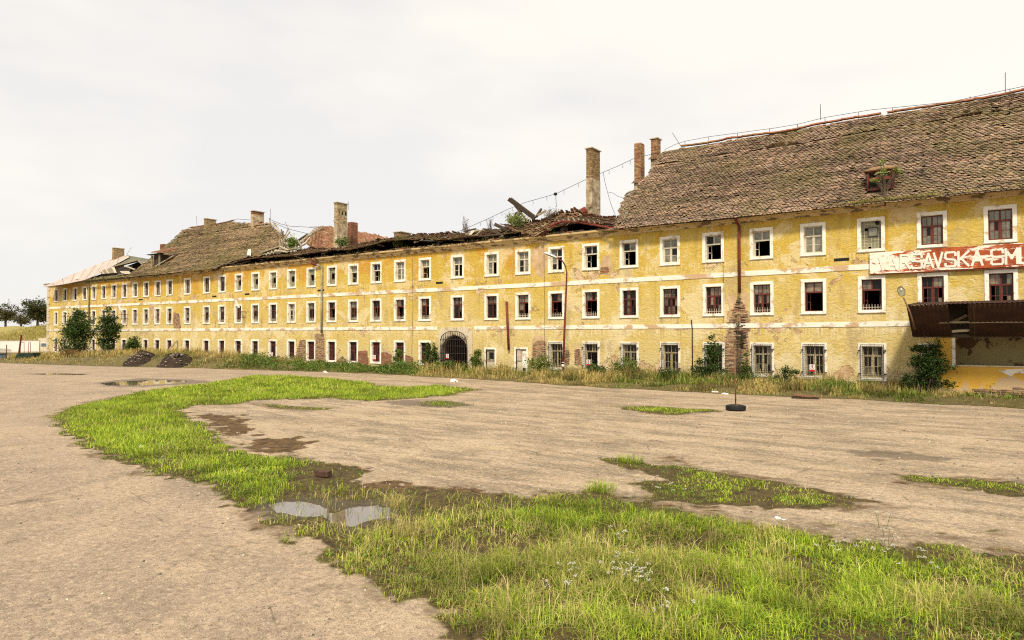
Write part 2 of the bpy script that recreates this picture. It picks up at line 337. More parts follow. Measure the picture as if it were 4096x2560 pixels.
WET = [[G(*p) for p in q] for q in ([(1985,1065),(2050,1062),(2150,1068),(2250,1078),(2260,1087),(2180,1092),(2080,1087),(2010,1078)],
   [(225,903),(330,893),(460,896),(520,902),(430,909),(330,914),(245,913)], [(880,950),(960,945),(1100,950),(1120,958),(1040,963),(960,960)],
   [(2060,1120),(2250,1125),(2419,1133),(2419,1140),(2200,1128)])]
EDGE = [(-1200, -14), (-110, -14), (-75.4, -11.5), (-60.8, -9.3), (-50.7, -6.4), (-34.2, -3.9), (-25, -4.4), (-19.1, -5.4), (-12, -5.95), (-3.9, -5.5), (.84, -5.9), (30, -7)]
EX, EY = zip(*EDGE)
def edge_y(x): return np.interp(x, EX, EY)
def near_mask(x, y, jit=.30):
    n = (fbm(x, y, 1.6, 5)-.5)*2*jit+(fbm(x, y, 5, 9, 3)-.5)*jit*2.2
    d = sdist(x, y, MAIN)+n
    for k, P in PATCH.items(): d = np.maximum(d, sdist(x, y, P)+n*.7)
    return d
YARD = [G(*p) for p in [(620,886),(560,893),(420,913),(240,945),(123,985),(124,1003),(200,1060),(340,1110),(480,1150),(640,1240),(780,1330),(980,1420),(1075,1512),(1120,1900),(2900,1900),(3400,1000),(2700,872),(1300,872)]]
def build_ground():
    A = np.linspace(-math.radians(66), math.radians(100), 760)    # angle left of +Y
    A = np.sort(np.concatenate([A, np.linspace(math.radians(100), math.radians(294), 60)[1:-1]]))
    R = np.concatenate([[0.02], np.geomspace(3.0, 60, 430), np.geomspace(62, 1500, 40)])
    a, r = np.meshgrid(A, R); x = -np.sin(a)*r; y = -36+np.cos(a)*r; nR, nA = x.shape
    z = (fbm(x, y, .5, 3)-.5)*.016*np.clip(1-(r/60), 0, 1)
    g = near_mask(x, y); near = r < 60
    grass = np.clip(g/.25+.3, 0, 1)*near
    halo = np.clip(g/.5+1, 0, 1)*near*(1-grass)
    mud = np.zeros_like(x); wet = np.zeros_like(x); nn = (fbm(x, y, 2.5, 21, 5)-.5)*1.6
    for P in MUD+[MOSS]: mud = np.maximum(mud, np.clip((sdist(x, y, P)+nn)/.35, 0, 1))
    for P in WET: wet = np.maximum(wet, np.clip((sdist(x, y, P)+nn*.6)/.15, 0, 1))
    for k in PUDW: wet = np.maximum(wet, np.clip((sdist(x, y, PUDW[k])+.35+nn*.5)/.2, 0, 1))
    mud = np.maximum(mud, halo*.55*np.clip(fbm(x, y, .9, 33)*3-.9, 0, 1))
    for k in PUDW:
        sc_ = .25 if k[0] == 'n' else .35; dn = (fbm(x, y, 1.7 if k[0] == 'n' else .8, 27, 5)-.5)*(1.5 if k[0] == 'n' else 1.2)
        z = z-np.clip((sdist(x, y, PUDW[k])+dn*(.55 if k[0] == 'n' else .35))/sc_+.35, 0, 1)*.08
    C = np.stack([grass, np.clip(mud, 0, 1), wet], -1).reshape(-1, 3)
    i, j = np.meshgrid(np.arange(nR-1), np.arange(nA-1), indexing='ij'); q = (i*nA+j).ravel()
    F = np.stack([q, q+nA, q+nA+1, q+1], 1)
    b = MB(); b.add(np.stack([x, y, z*near], -1).reshape(-1, 3), F[:, ::-1], C)
    n = NT('worn_asphalt'); x_, y_, z_ = n.sep(); at = n.attr(); sp = n.n.new('ShaderNodeSeparateColor'); n.l.new(at, sp.inputs[0])
    gr, mu, we = sp.outputs[0], sp.outputs[1], sp.outputs[2]
    along = n.noise(.5, 7, .62, n.pos((.28, 1.5, 1), (0, 0, .12))); big = n.noise(.16, 5, .6); mid = n.noise(1.4, 6, .65)
    c = n.mix(n.mr(big, .35, .65), (.40, .29, .19), (.53, .38, .23))
    c = n.mix(n.mr(along, .43, .58), n.mix(.6, c, (.14, .105, .07)), n.mix(.6, c, (.62, .47, .30)))
    yd = n.attr('yard', 'Fac')
    lane = n.mix(n.mr(n.noise(.5, 8, .7), .40, .62), (.44, .325, .235), (.30, .225, .165)); lane = n.mix(n.mr(n.noise(.9, 3, .5, n.pos((1, .35, 1), (0, 0, .6))), .55, .65, 0, .35), lane, (.58, .43, .29))
    yk = n.mix(n.mr(n.noise(.8, 9, .72, n.pos((.5, 1.3, 1))), .48, .56), c, (.55, .42, .29)); yk = n.mix(n.mr(n.noise(1.0, 9, .75, n.pos((.45, 1.5, 1))), .49, .57, 0, .75), yk, (.13, .10, .07))
    yk = n.mix(n.mr(n.noise(14, 6, .8), .53, .60, 0, .6), yk, (.11, .08, .055)); yk = n.mix(n.mr(n.noise(11, 6, .8), .55, .62, 0, .55), yk, (.72, .57, .40))
    c = n.mix(yd, lane, yk)
    c = n.mix(n.mr(mid, .45, .66, 0, .35), c, (.20, .15, .10))
    c = n.mix(n.mr(n.noise(.33, 9, .7, None, 1.0), .52, .60, 0, .45), c, (.54, .41, .26))
    c = n.mix(n.mr(n.noise(.27, 9, .7, None, 1.2), .57, .64, 0, .5), c, (.20, .155, .105))
    c = n.mix(n.mr(n.noise(8, 8, .8), .47, .60, 0, .5), c, (.16, .115, .075))
    c = n.mix(n.mr(n.noise(10, 8, .8), .50, .62, 0, .55), c, (.68, .53, .36))
    c = n.mix(n.mr(n.noise(16, 4, .8), .56, .66, 0, .6), c, (.12, .085, .055))
    c = n.mix(n.mr(n.noise(19, 4, .8), .58, .68, 0, .6), c, (.66, .54, .38))
    grit = n.voro(46); gcol = n.voro(46, None, 'F1', 'Color'); gs = n.n.new('ShaderNodeSeparateColor'); n.l.new(gcol, gs.inputs[0])
    c = n.mix(n.math('MULTIPLY', n.mr(grit, .28, .16), n.mr(gs.outputs[0], .72, .80)), c, (.52, .45, .34))
    c = n.mix(n.math('MULTIPLY', n.mr(grit, .34, .2), n.mr(gs.outputs[1], .70, .78)), c, (.07, .05, .035))
    g2 = n.voro(130); g2c = n.voro(130, None, 'F1', 'Color'); g2s = n.n.new('ShaderNodeSeparateColor'); n.l.new(g2c, g2s.inputs[0])
    c = n.mix(n.math('MULTIPLY', n.mr(g2s.outputs[0], .6, .9), .5), c, (.42, .35, .25))
    c = n.mix(n.math('MULTIPLY', n.mr(g2s.outputs[2], .65, .95), .6), c, (.09, .065, .045))
    ck = n.voro(.42, n.pos((1, 1, 1)), 'DISTANCE_TO_EDGE'); wob = n.noise(1.1, 5)
    crack = n.math('MULTIPLY', n.mr(n.math('ADD', ck, n.math('MULTIPLY', wob, .03)), .018, .012), n.mr(n.noise(.3, 3), .47, .55))
    c = n.mix(n.math('MULTIPLY', crack, .7), c, (.06, .045, .03))
    mudc = n.mix(n.mr(n.noise(4, 7, .7), .35, .65), (.035, .017, .008), (.17, .10, .04))
    mudc = n.mix(n.mr(n.noise(7, 5, .7), .56, .66, 0, .6), mudc, (.17, .15, .03))
    mo = n.math('ADD', mu, n.math('MULTIPLY', n.math('SUBTRACT', n.noise(3, 7, .7), .5), n.math('MULTIPLY', mu, 3.2)))
    c = n.mix(n.mr(mo, .2, .55), c, mudc)
    hc = n.noise(1.1, 7, .7); c = n.mix(n.mr(hc, .60, .66, 0, .6), c, (.13, .095, .06))
    gc = n.mix(n.mr(n.noise(5, 6, .7), .35, .65), (.035, .022, .010), (.12, .085, .03)); c = n.mix(n.mr(gr, .25, .75), c, gc)
    c = n.mix(n.math('MULTIPLY', we, .62), c, (.075, .055, .04))
    n.color(c); n.rough(n.mr(we, 0, 1, .92, .55))
    n.bump(n.math('ADD', n.math('MULTIPLY', n.noise(9, 6, .7), .5), n.math('MULTIPLY', n.noise(70, 3, .7), .3)), .8, .03)
    me_yard = np.clip(sdist(x, y, YARD)/.9+.5+(fbm(x, y, 1.2, 23)-.5)*1.5, 0, 1)
    go = b.build('ground', n.m, smooth=True, kind='structure', label='worn sandy asphalt yard with fine grit and shallow cracks')
    ay = go.data.attributes.new('yard', 'FLOAT', 'POINT'); ay.data.foreach_set('value', me_yard.ravel().astype(np.float32))
build_ground()
def noisy_poly(P, step=.12, amp=.12, seed=1):
    P = np.array(P); out = []
    for i in range(len(P)):
        a, b = P[i], P[(i+1) % len(P)]; m = max(1, int(np.linalg.norm(b-a)/step))
        for t in range(m): out.append(a+(b-a)*t/m)
    o = np.array(out); c = o.mean(0); d = o-c; L = np.linalg.norm(d, axis=1, keepdims=True)
    return o+d/L*((fbm(o[:, 0], o[:, 1], 2.2, seed)-.5)*4*amp)[:, None]
for k, lab in (('near', 'pair of shallow muddy puddles joined in the near grass'), ('far', 'long puddle on the asphalt reflecting the facade'), ('thin', 'thin wet line of water on the far asphalt')):
    P = np.array(PUDW[k]+(PUDW['near_right'] if k == 'near' else [])); a, c = P.min(0)-.45, P.max(0)+.45; MB().box((a[0], a[1], -.085), (c[0], c[1], -.020)).build('puddle', M['water'], kind='structure', label=lab)
# verge: rough ground between the asphalt and the wall
def verge_h(x, y):
    d = np.clip((y-edge_y(x))/2.2, 0, 1); h = np.interp(x, [-200, -96, -80, -66, -55, -48, -40, 40], [.2, .45, .75, .9, .75, .4, .16, .14])
    h = h*np.interp(np.degrees(np.arctan2(-x, y+36)), [64, 68, 71], [1, .55, .12])
    return h*d*d*(3-2*d)+(fbm(x, y, .5, 41)-.5)*.22*d+.012
def build_verge():
    xs = np.concatenate([np.linspace(-112, -20, 330), np.linspace(-19.8, 12, 160)]); t = np.linspace(0, 1, 22)
    x, tt = np.meshgrid(xs, t); e = edge_y(x)+(fbm(x, x*0, .9, 50)-.5)*.9
    top = np.where(x < -96.2, 14.0, .35); y = e+(top-e)*tt
    z = verge_h(x, y); nT, nX = x.shape; i, j = np.meshgrid(np.arange(nT-1), np.arange(nX-1), indexing='ij'); q = (i*nX+j).ravel()
    b = MB(); b.add(np.stack([x, y, z], -1).reshape(-1, 3), np.stack([q, q+1, q+nX+1, q+nX], 1)); b.build('verge', M['verge'], smooth=True, kind='structure', label='overgrown earth verge along the foot of the wall')
build_verge()

# ------------------------------------------------------------------ the barracks
DZX = [-93, -64, -24, -15, -7.5, .5]; DZV = [.12, .02, -.045, -.035, 0, .055]
def dz(x, z): return np.interp(x, DZX, DZV)*np.clip((np.asarray(z)-1)/3, 0, 1)
ROWS = [(.43, 2.22), (3.60, 5.36), (6.48, 8.12)]                 # outer height of the white surrounds
COLS = [(220,237),(254,272),(294,313),(330.5,351),(367.6,389),(407,428),(447.6,469),(489.5,511),(531,555),(575,598.6),(620.5,645.7),(668,694),(738,766),
 (814,843),(876,905),(940.5,972),(1007,1040),(1077,1112),(1150,1187),(1227,1266),(1308,1349),(1393,1436),(1483,1528),(1577,1624),(1675,1726),(1803,1858),
 (1938,1996),(2062,2123),(2192,2258),(2329,2398),(2479,2554),(2640,2720),(2809,2897),(2999,3093),(3201,3305),(3428,3542),(3667,3791),(3933,4073)]
CX = []
for a, b in COLS: CX.append((onY(a, 1000, 0)[0]+onY(b, 1000, 0)[0])/2)
WW, RING = 1.17, .15
bar = thing('barracks', 'long three storey yellow barracks with white window surrounds and collapsing tiled roof', 'building', (-40, 0, 0))
INV = np.array([-40.0, 0, 0])
def bp(b, name, mat, smooth=False, parent=None, **kw):           # build a part of the barracks (geometry given in world space)
    o = b.build(name, mat, parent or bar, smooth, **kw)
    if (parent or bar) is bar: o.location = -INV
    return o
XL, XR, ZT = -96.0, 16.0, 8.72
GX0, GX1 = onY(1768, 1400, 0)[0], onY(1873, 1400, 0)[0]
def build_wall():
    ops = []                                                     # x0,x1,z0,z1
    for r, (z0, z1) in enumerate(ROWS):
        for i, cx in enumerate(CX):
            if r == 0 and i in (25, 26, 27): continue
            ops.append((cx-WW/2+RING-.02, cx+WW/2-RING+.02, z0+RING-.02, z1-RING+.02))
    ops.append((GX0-.1, GX1+.1, -.3, 3.0))
    for px0, px1, py0, py1 in ((1944, 1980, 1397, 1478), (2064, 2106, 1396, 1478)):
        ops.append((onY(px0, 1400, 0)[0], onY(px1, 1400, 0)[0], -.3, onY(px0, py0, 0)[2]))
    xs = sorted(set([XL, XR]+[o[0] for o in ops]+[o[1] for o in ops])); zs = sorted(set([-.3, ZT, 3.1]+[o[2] for o in ops]+[o[3] for o in ops]))
    # refine so that the sag shows smoothly
    V = []; F = []; idx = {}
    def v(x, z, y=0.0):
        k = (round(x, 4), round(z, 4), y)
        if k not in idx: idx[k] = len(V); V.append((x, y, z+float(dz(x, z))))
        return idx[k]
    xa = np.array(xs)
    for i in range(len(xs)-1):
        for j in range(len(zs)-1):
            mx_, mz_ = (xs[i]+xs[i+1])/2, (zs[j]+zs[j+1])/2
            if any(o[0] < mx_ < o[1] and o[2] < mz_ < o[3] for o in ops): continue
            F.append([v(xs[i], zs[j]), v(xs[i+1], zs[j]), v(xs[i+1], zs[j+1]), v(xs[i], zs[j+1])])
    b = MB(); b.add(V, np.array(F))
    # reveals of the openings
    for x0, x1, z0, z1 in ops:
        d0, d1 = float(dz(x0, z0)), float(dz(x0, z1)); dep = .45
        P = [(x0, z0+d0), (x1, z0+d0), (x1, z1+d1), (x0, z1+d1)]
        for k in range(4):
            a, c = P[k], P[(k+1) % 4]; b.add([(a[0], 0, a[1]), (c[0], 0, c[1]), (c[0], dep, c[1]), (a[0], dep, a[1])], np.array([[0, 3, 2, 1]]))
    # end walls and back wall
    for x in (XL, XR): b.add([(x, 0, -.3), (x, 13, -.3), (x, 13, ZT), (x, 0, ZT)], np.array([[0, 1, 2, 3]]))
    b.box((XL, 12.6, -.3), (XR, 13, ZT))
    bp(b, 'wall', M['wall'])
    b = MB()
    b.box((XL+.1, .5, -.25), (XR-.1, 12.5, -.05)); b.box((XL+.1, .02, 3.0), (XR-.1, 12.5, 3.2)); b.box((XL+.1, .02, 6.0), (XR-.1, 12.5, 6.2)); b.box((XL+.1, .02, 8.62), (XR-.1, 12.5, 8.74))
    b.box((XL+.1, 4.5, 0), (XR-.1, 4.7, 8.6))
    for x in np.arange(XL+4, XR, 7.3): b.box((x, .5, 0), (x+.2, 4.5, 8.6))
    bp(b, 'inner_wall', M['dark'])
build_wall()
wall = [o for o in bar.children if o.name == 'wall'][0]

# ---- window kinds, mesh data shared
MC = {}
def surround_mesh():
    b = MB(); w, h = WW/2, None
    return b
def ring(b, w, h, t, y0, y1, C=None):
    b.box((-w/2, y0, -h/2), (w/2, y1, -h/2+t), C); b.box((-w/2, y0, h/2-t), (w/2, y1, h/2), C)
    b.box((-w/2, y0, -h/2+t), (-w/2+t, y1, h/2-t), C); b.box((w/2-t, y0, -h/2+t), (w/2, y1, h/2-t), C)
def get(key, fn, mat):
    if key not in MC: b = MB(); fn(b); MC[key] = b.mesh(key[0] if isinstance(key, tuple) else key, mat)
    return MC[key]
def sur(h):
    def f(b):
        ring(b, WW, h, RING, -.035, 0.0)
        ring(b, WW-2*RING+.03, h-2*RING+.03, .03, 0.001, .16)     # painted reveal
        b.box((-WW/2-.02, -.07, -h/2+.03), (WW/2+.02, -.036, -h/2+.06))   # sill lip
    return f
def framef(w, h, tr, kind, openl):
    def f(b):
        t = .055; ring(b, w, h, t, .15, .21)
        zt = h/2-h*tr; b.box((-w/2+t, .14, zt-.04), (w/2-t, .21, zt+.035))          # transom
        b.box((-.025, .155, zt+.035), (.025, .205, h/2-t))                            # top mullion
        if openl in (0, 1): b.box((-.03, .155, -h/2+t), (.03, .205, zt-.04))
        half = (w/2-t-.03)
        for s in (-1, 1):
            cx = s*(.03+half/2)
            if kind == 'four': b.box((cx-.011, .17, zt+.035), (cx+.011, .2, h/2-t))
            if openl == 0 or (openl == 1 and s < 0):
                x0, x1 = (cx-half/2+.002, cx+half/2-.002); zm = -h/2+t+(zt-.04+h/2-t)*.5
                b.box((x0, .165, -h/2+t), (x0+.03, .195, zt-.04)); b.box((x1-.03, .165, -h/2+t), (x1, .195, zt-.04))
                b.box((x0+.03, .168, zm-.012), (x1-.03, .192, zm+.012))
                b.box((x0+.03, .168, -h/2+t), (x1-.03, .192, -h/2+t+.03))
                if kind == 'four': b.box((cx-.011, .17, -h/2+t+.03), (cx+.011, .19, zm-.012)); b.box((cx-.0111, .17, zm+.012), (cx+.0111, .19, zt-.04))
        if openl == 2:                                                                 # sash swung inwards against the left jamb
            b.beam((-w/2+.09, .2, -h/2+t), (-w/2+.09, .2, zt-.04), .03, .03); b.beam((-w/2+.19, .5, -h/2+t), (-w/2+.19, .5, zt-.04), .03, .04)
            for z in (-h/2+t+.02, zt-.07, (-h/2+zt)/2): b.beam((-w/2+.09, .2, z), (-w/2+.19, .5, z), .03, .03)
    return f
def panes(w, h, tr, kind, openl):                                 # pane rectangles
    t = .055; zt = h/2-h*tr; half = w/2-t-.03; out = []
    cols = []
    for s in (-1, 1):
        cx = s*(.03+half/2)
        cols.append((s, [(cx-half/2, cx-.011), (cx+.011, cx+half/2)] if kind == 'four' else [(cx-half/2, cx+half/2)]))
    for s, cc in cols:
        for a, c in cc: out.append((a, c, zt+.035, h/2-t))
        if openl == 0 or (openl == 1 and s < 0):
            zm = -h/2+t+(zt-.04+h/2-t)*.5
            for a, c in cc: out.append((a, c, -h/2+t, zm)); out.append((a, c, zm, zt-.04))
    return out
def bars_mesh(w, z0, z1, n, rows):
    def f(b):
        for i in range(n): x = -w/2+w*(i+.5)/n; b.beam((x, .11, z0), (x, .11, z1), .016, .016)
        for r in range(rows): z = z0+(z1-z0)*(r+.5)/rows; b.beam((-w/2, .11, z), (w/2, .11, z), .012, .02)
    return f
def grille_mesh(w, h):
    def f(b):
        y = -.13; ring(b, w, h, .025, y-.012, y+.012)
        nx, nz_ = int(w/.085), int(h/.1)
        for i in range(1, nx): x = -w/2+w*i/nx; b.beam((x, y, -h/2+.02), (x, y, h/2-.02), .009, .009)
        for i in range(1, nz_): z = -h/2+h*i/nz_; b.beam((-w/2+.02, y, z), (w/2-.02, y, z), .009, .009)
        for s in (-1, 1):
            for z in (-h*.33, h*.33): b.box((min(s*w/2, s*(w/2+.09)), y-.02, z-.02), (max(s*w/2, s*(w/2+.09)), -.0355, z+.02))
    return f
rw = random.Random(5)
WINOBJ = {}
def make_window(i, r):
    z0, z1 = ROWS[r]; h = z1-z0; cx = CX[i]; zc = (z0+z1)/2+float(dz(cx, (z0+z1)/2)); loc = Vector((cx, 0, zc))-Vector(INV)
    win = link('window', get(('surround', round(h, 2)), sur(h), M['surround']), bar, loc); WINOBJ[(i, r)] = win
    w, hh = WW-2*RING, h-2*RING
    def sub(name, me): return link(name, me, win)
    tr = .36
    if r == 2:
        if i in (15, 16, 17, 18, 19, 20, 35):
            nx, nz_ = 6, 9; cw, ch = w/nx, hh/nz_; var = 0 if i != 35 else 1
            hole = [(2, 4), (3, 4), (2, 5), (3, 5), (2, 3), (3, 3)] if i != 35 else [(2, 5), (3, 5), (4, 5), (2, 6), (3, 6), (4, 6), (2, 4), (3, 4), (4, 4)]
            def gb(b):
                for a in range(nx):
                    for c in range(nz_):
                        if (a, c) in hole or (i == 35 and (a, c) in ((4, 8), (2, 0))): continue
                        if rw.random() < .04: continue
                        b.box((-w/2+a*cw+.008, .165, -hh/2+c*ch+.008), (-w/2+(a+1)*cw-.008, .19, -hh/2+(c+1)*ch-.008))
            sub('glass_block', get(('glass_block', i), gb, M['block']))['kind'] = 'stuff'
            def jb(b):
                for a in range(nx+1): b.box((-w/2+a*cw-.007, .16, -hh/2), (-w/2+a*cw+.007, .18, hh/2)) if a in (0, 1, 5, 6) or (i != 35 and a == 4) else (b.box((-w/2+a*cw-.007, .16, -hh/2), (-w/2+a*cw+.007, .18, -hh/2+min(c for _, c in hole)*ch)), b.box((-w/2+a*cw-.007, .16, -hh/2+(max(c for _, c in hole)+1)*ch), (-w/2+a*cw+.007, .18, hh/2)))
                for c in range(nz_+1):
                    if 3 < c < 6 or (c == 6 and i == 35): continue
                    b.box((-w/2, .161, -hh/2+c*ch-.007), (w/2, .179, -hh/2+c*ch+.007))
            sub('mortar_grid', get(('mortar_grid', var), jb, M['creamframe']))
            a0, a1 = min(a for a, _ in hole), max(a for a, _ in hole)+1; c0, c1 = min(c for _, c in hole), max(c for _, c in hole)+1
            def hf(b):
                x0, x1, za, zb = -w/2+a0*cw, -w/2+a1*cw, -hh/2+c0*ch, -hh/2+c1*ch
                b.box((x0, .12, za), (x1, .155, za+.03)); b.box((x0, .12, zb-.03), (x1, .155, zb)); b.box((x0, .12, za+.03), (x0+.03, .155, zb-.03)); b.box((x1-.03, .12, za+.03), (x1, .155, zb-.03))
            sub('hatch', get(('hatch', var), hf, M['iron']))
            if i == 35:
                sub('pane', get('hatch_pane', lambda b: b.box((-w/2+a0*cw+.03, .13, -hh/2+c0*ch+.03), (-w/2+a1*cw-.03, .14, -hh/2+c1*ch-.03)), M['dusty']))
                sub('vent_ring', get('vent_ring', lambda b: b.tube([(w/2-.17, .14, hh/2-.12), (w/2-.17, .2, hh/2-.12)], .085, 12), M['black']))
            return
        fm = 'brownframe' if i < 15 else ('redframe' if i >= 36 else 'whiteframe'); kind = 'four' if i >= 36 or i < 15 and i % 2 else 'two'
        op = {21: 2, 22: 2, 24: 2, 25: 1, 26: 1, 29: 2, 30: 2, 32: 2, 33: 2, 28: 1}.get(i, rw.choice([0, 0, 0, 1]) if i < 15 else 0)
    elif r == 1:
        fm = 'brownframe' if i < 20 else 'redframe'; kind = 'four' if i >= 36 or i in (29, 30, 31, 32, 33) else 'two'; tr = .34
        if 15 < i < 20 and i in (15, 18): fm = 'whiteframe'
        op = {27: 1, 28: 2, 29: 2, 34: 2, 35: 2}.get(i, rw.choice([0, 1, 1, 2, 0]) if i < 29 else 0)
    else:
        fm, kind, tr = ('plank', 'two', .3) if i < 25 else ('creamframe', 'four', .30)
        op = 0 if i < 25 else {29: 2}.get(i, 0)
    if r == 0 and i < 25:
        tr = .22
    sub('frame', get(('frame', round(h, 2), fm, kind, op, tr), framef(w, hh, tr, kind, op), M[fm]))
    pl = panes(w, hh, tr, kind, op); rnd = random.Random(i*7+r)
    groups = {}
    for k, (a, c, d, e_) in enumerate(pl):
        top = d > 0
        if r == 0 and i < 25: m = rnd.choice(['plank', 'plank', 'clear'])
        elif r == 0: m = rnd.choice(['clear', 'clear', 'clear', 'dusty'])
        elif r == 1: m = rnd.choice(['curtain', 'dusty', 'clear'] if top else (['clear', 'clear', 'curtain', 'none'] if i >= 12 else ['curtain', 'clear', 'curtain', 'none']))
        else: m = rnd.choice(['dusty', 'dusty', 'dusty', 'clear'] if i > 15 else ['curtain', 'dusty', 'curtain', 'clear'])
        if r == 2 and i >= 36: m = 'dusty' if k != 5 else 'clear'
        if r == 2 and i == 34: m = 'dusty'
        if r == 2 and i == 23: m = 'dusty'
        if m == 'none': continue
        if m == 'plank': m = 'plank'
        if i >= 30:
            def pf(b, R=(a, c, d, e_)): b.box((R[0], .178, R[2]), (R[1], .184, R[3]))
            sub('pane', get(('pane', round(a, 3), round(c, 3), round(d, 3), round(e_, 3), m), pf, M[m]))
        else: groups.setdefault(m, []).append((a, c, d, e_))
    for m, L in groups.items():
        def pf(b):
            for R in L: b.box((R[0], .178, R[2]), (R[1], .184, R[3]))
        sub('board_panel' if m == 'plank' else 'glazing', get(('glazing', m, tuple(L)), pf, M[m]))
    if r == 1 and i >= 5:
        if i in (25, 26, 30, 31): sub('grille', get(('bars', 'full'), bars_mesh(w, -hh/2, hh/2, 7, 4), M['iron']))
        elif i not in (34,): sub('guard_rail', get(('bars', 'low', fm == 'x'), bars_mesh(w, -hh/2, -hh/2+.28, 7, 1), M['whiteframe']))
    if r == 0 and i < 25: sub('grille', get(('bars', 'ground'), bars_mesh(w, -hh/2, hh/2, 6, 5), M['iron']))
    if r == 0 and i >= 28:
        sub('grille', get('mesh_grille', grille_mesh(w+.12, hh+.16), M['iron'])); sub('guard_rail', get(('bars', 'low', 'c'), bars_mesh(w, -hh/2, -hh/2+.28, 7, 1), M['creamframe']))
for r in range(3):
    for i in range(len(CX)):
        if r == 0 and i in (25, 26, 27): continue
        make_window(i, r)

# ---- cornice, string courses, gutter
def strip(name, mat, prof, x0, x1, n, **kw):                      # profile (y,z) swept along the wall following its sag
    b = MB(); X = np.linspace(x0, x1, n); P = np.array(prof); m = len(P)
    V = np.array([[x, p[0], p[1]+float(dz(x, p[1]))] for x in X for p in P])
    F = [[i*m+j, i*m+(j+1) % m, (i+1)*m+(j+1) % m, (i+1)*m+j] for i in range(n-1) for j in range(m)]
    b.add(V, np.array(F)); b.F.append([np.arange(m)[::-1], np.arange(m)+(n-1)*m]); b.V.append(np.zeros((0, 3))); b.C.append(np.zeros((0, 3)))
    return bp(b, name, mat, **kw)
strip('cornice', M['cornice'], [(-.002, 8.45), (-.06, 8.45), (-.06, 8.52), (-.14, 8.56), (-.17, 8.66), (-.30, 8.70), (-.36, 8.72), (-.38, 8.82), (-.002, 8.84)], XL-.35, XR, 60)
strip('string_course', M['course'], [(-.002, 2.98), (-.030, 2.98), (-.034, 3.215), (-.002, 3.22)], XL, GX0-.45, 40)
strip('string_course', M['course'], [(-.002, 2.98), (-.030, 2.98), (-.034, 3.215), (-.002, 3.22)], GX1+.5, XR, 30)
zs0, zs1 = onY(3253, 1090, 0)[2], onY(3253, 1069, 0)[2]
strip('string_course', M['course'], [(-.002, zs0), (-.030, zs0), (-.034, zs1-.004), (-.002, zs1)], XL, XR, 60)
# quoins at the far corner
z = .1; k = 0
while z < 8.3:
    ww = .75 if k % 2 else .5; b = MB(); b.box((XL-.02, -.06, z+.015), (XL+ww, -.003, z+.40)); b.box((XL-.06, -.06, z+.015), (XL-.021, ww, z+.40))
    bp(b, 'quoin', M['stone']); z += .42; k += 1
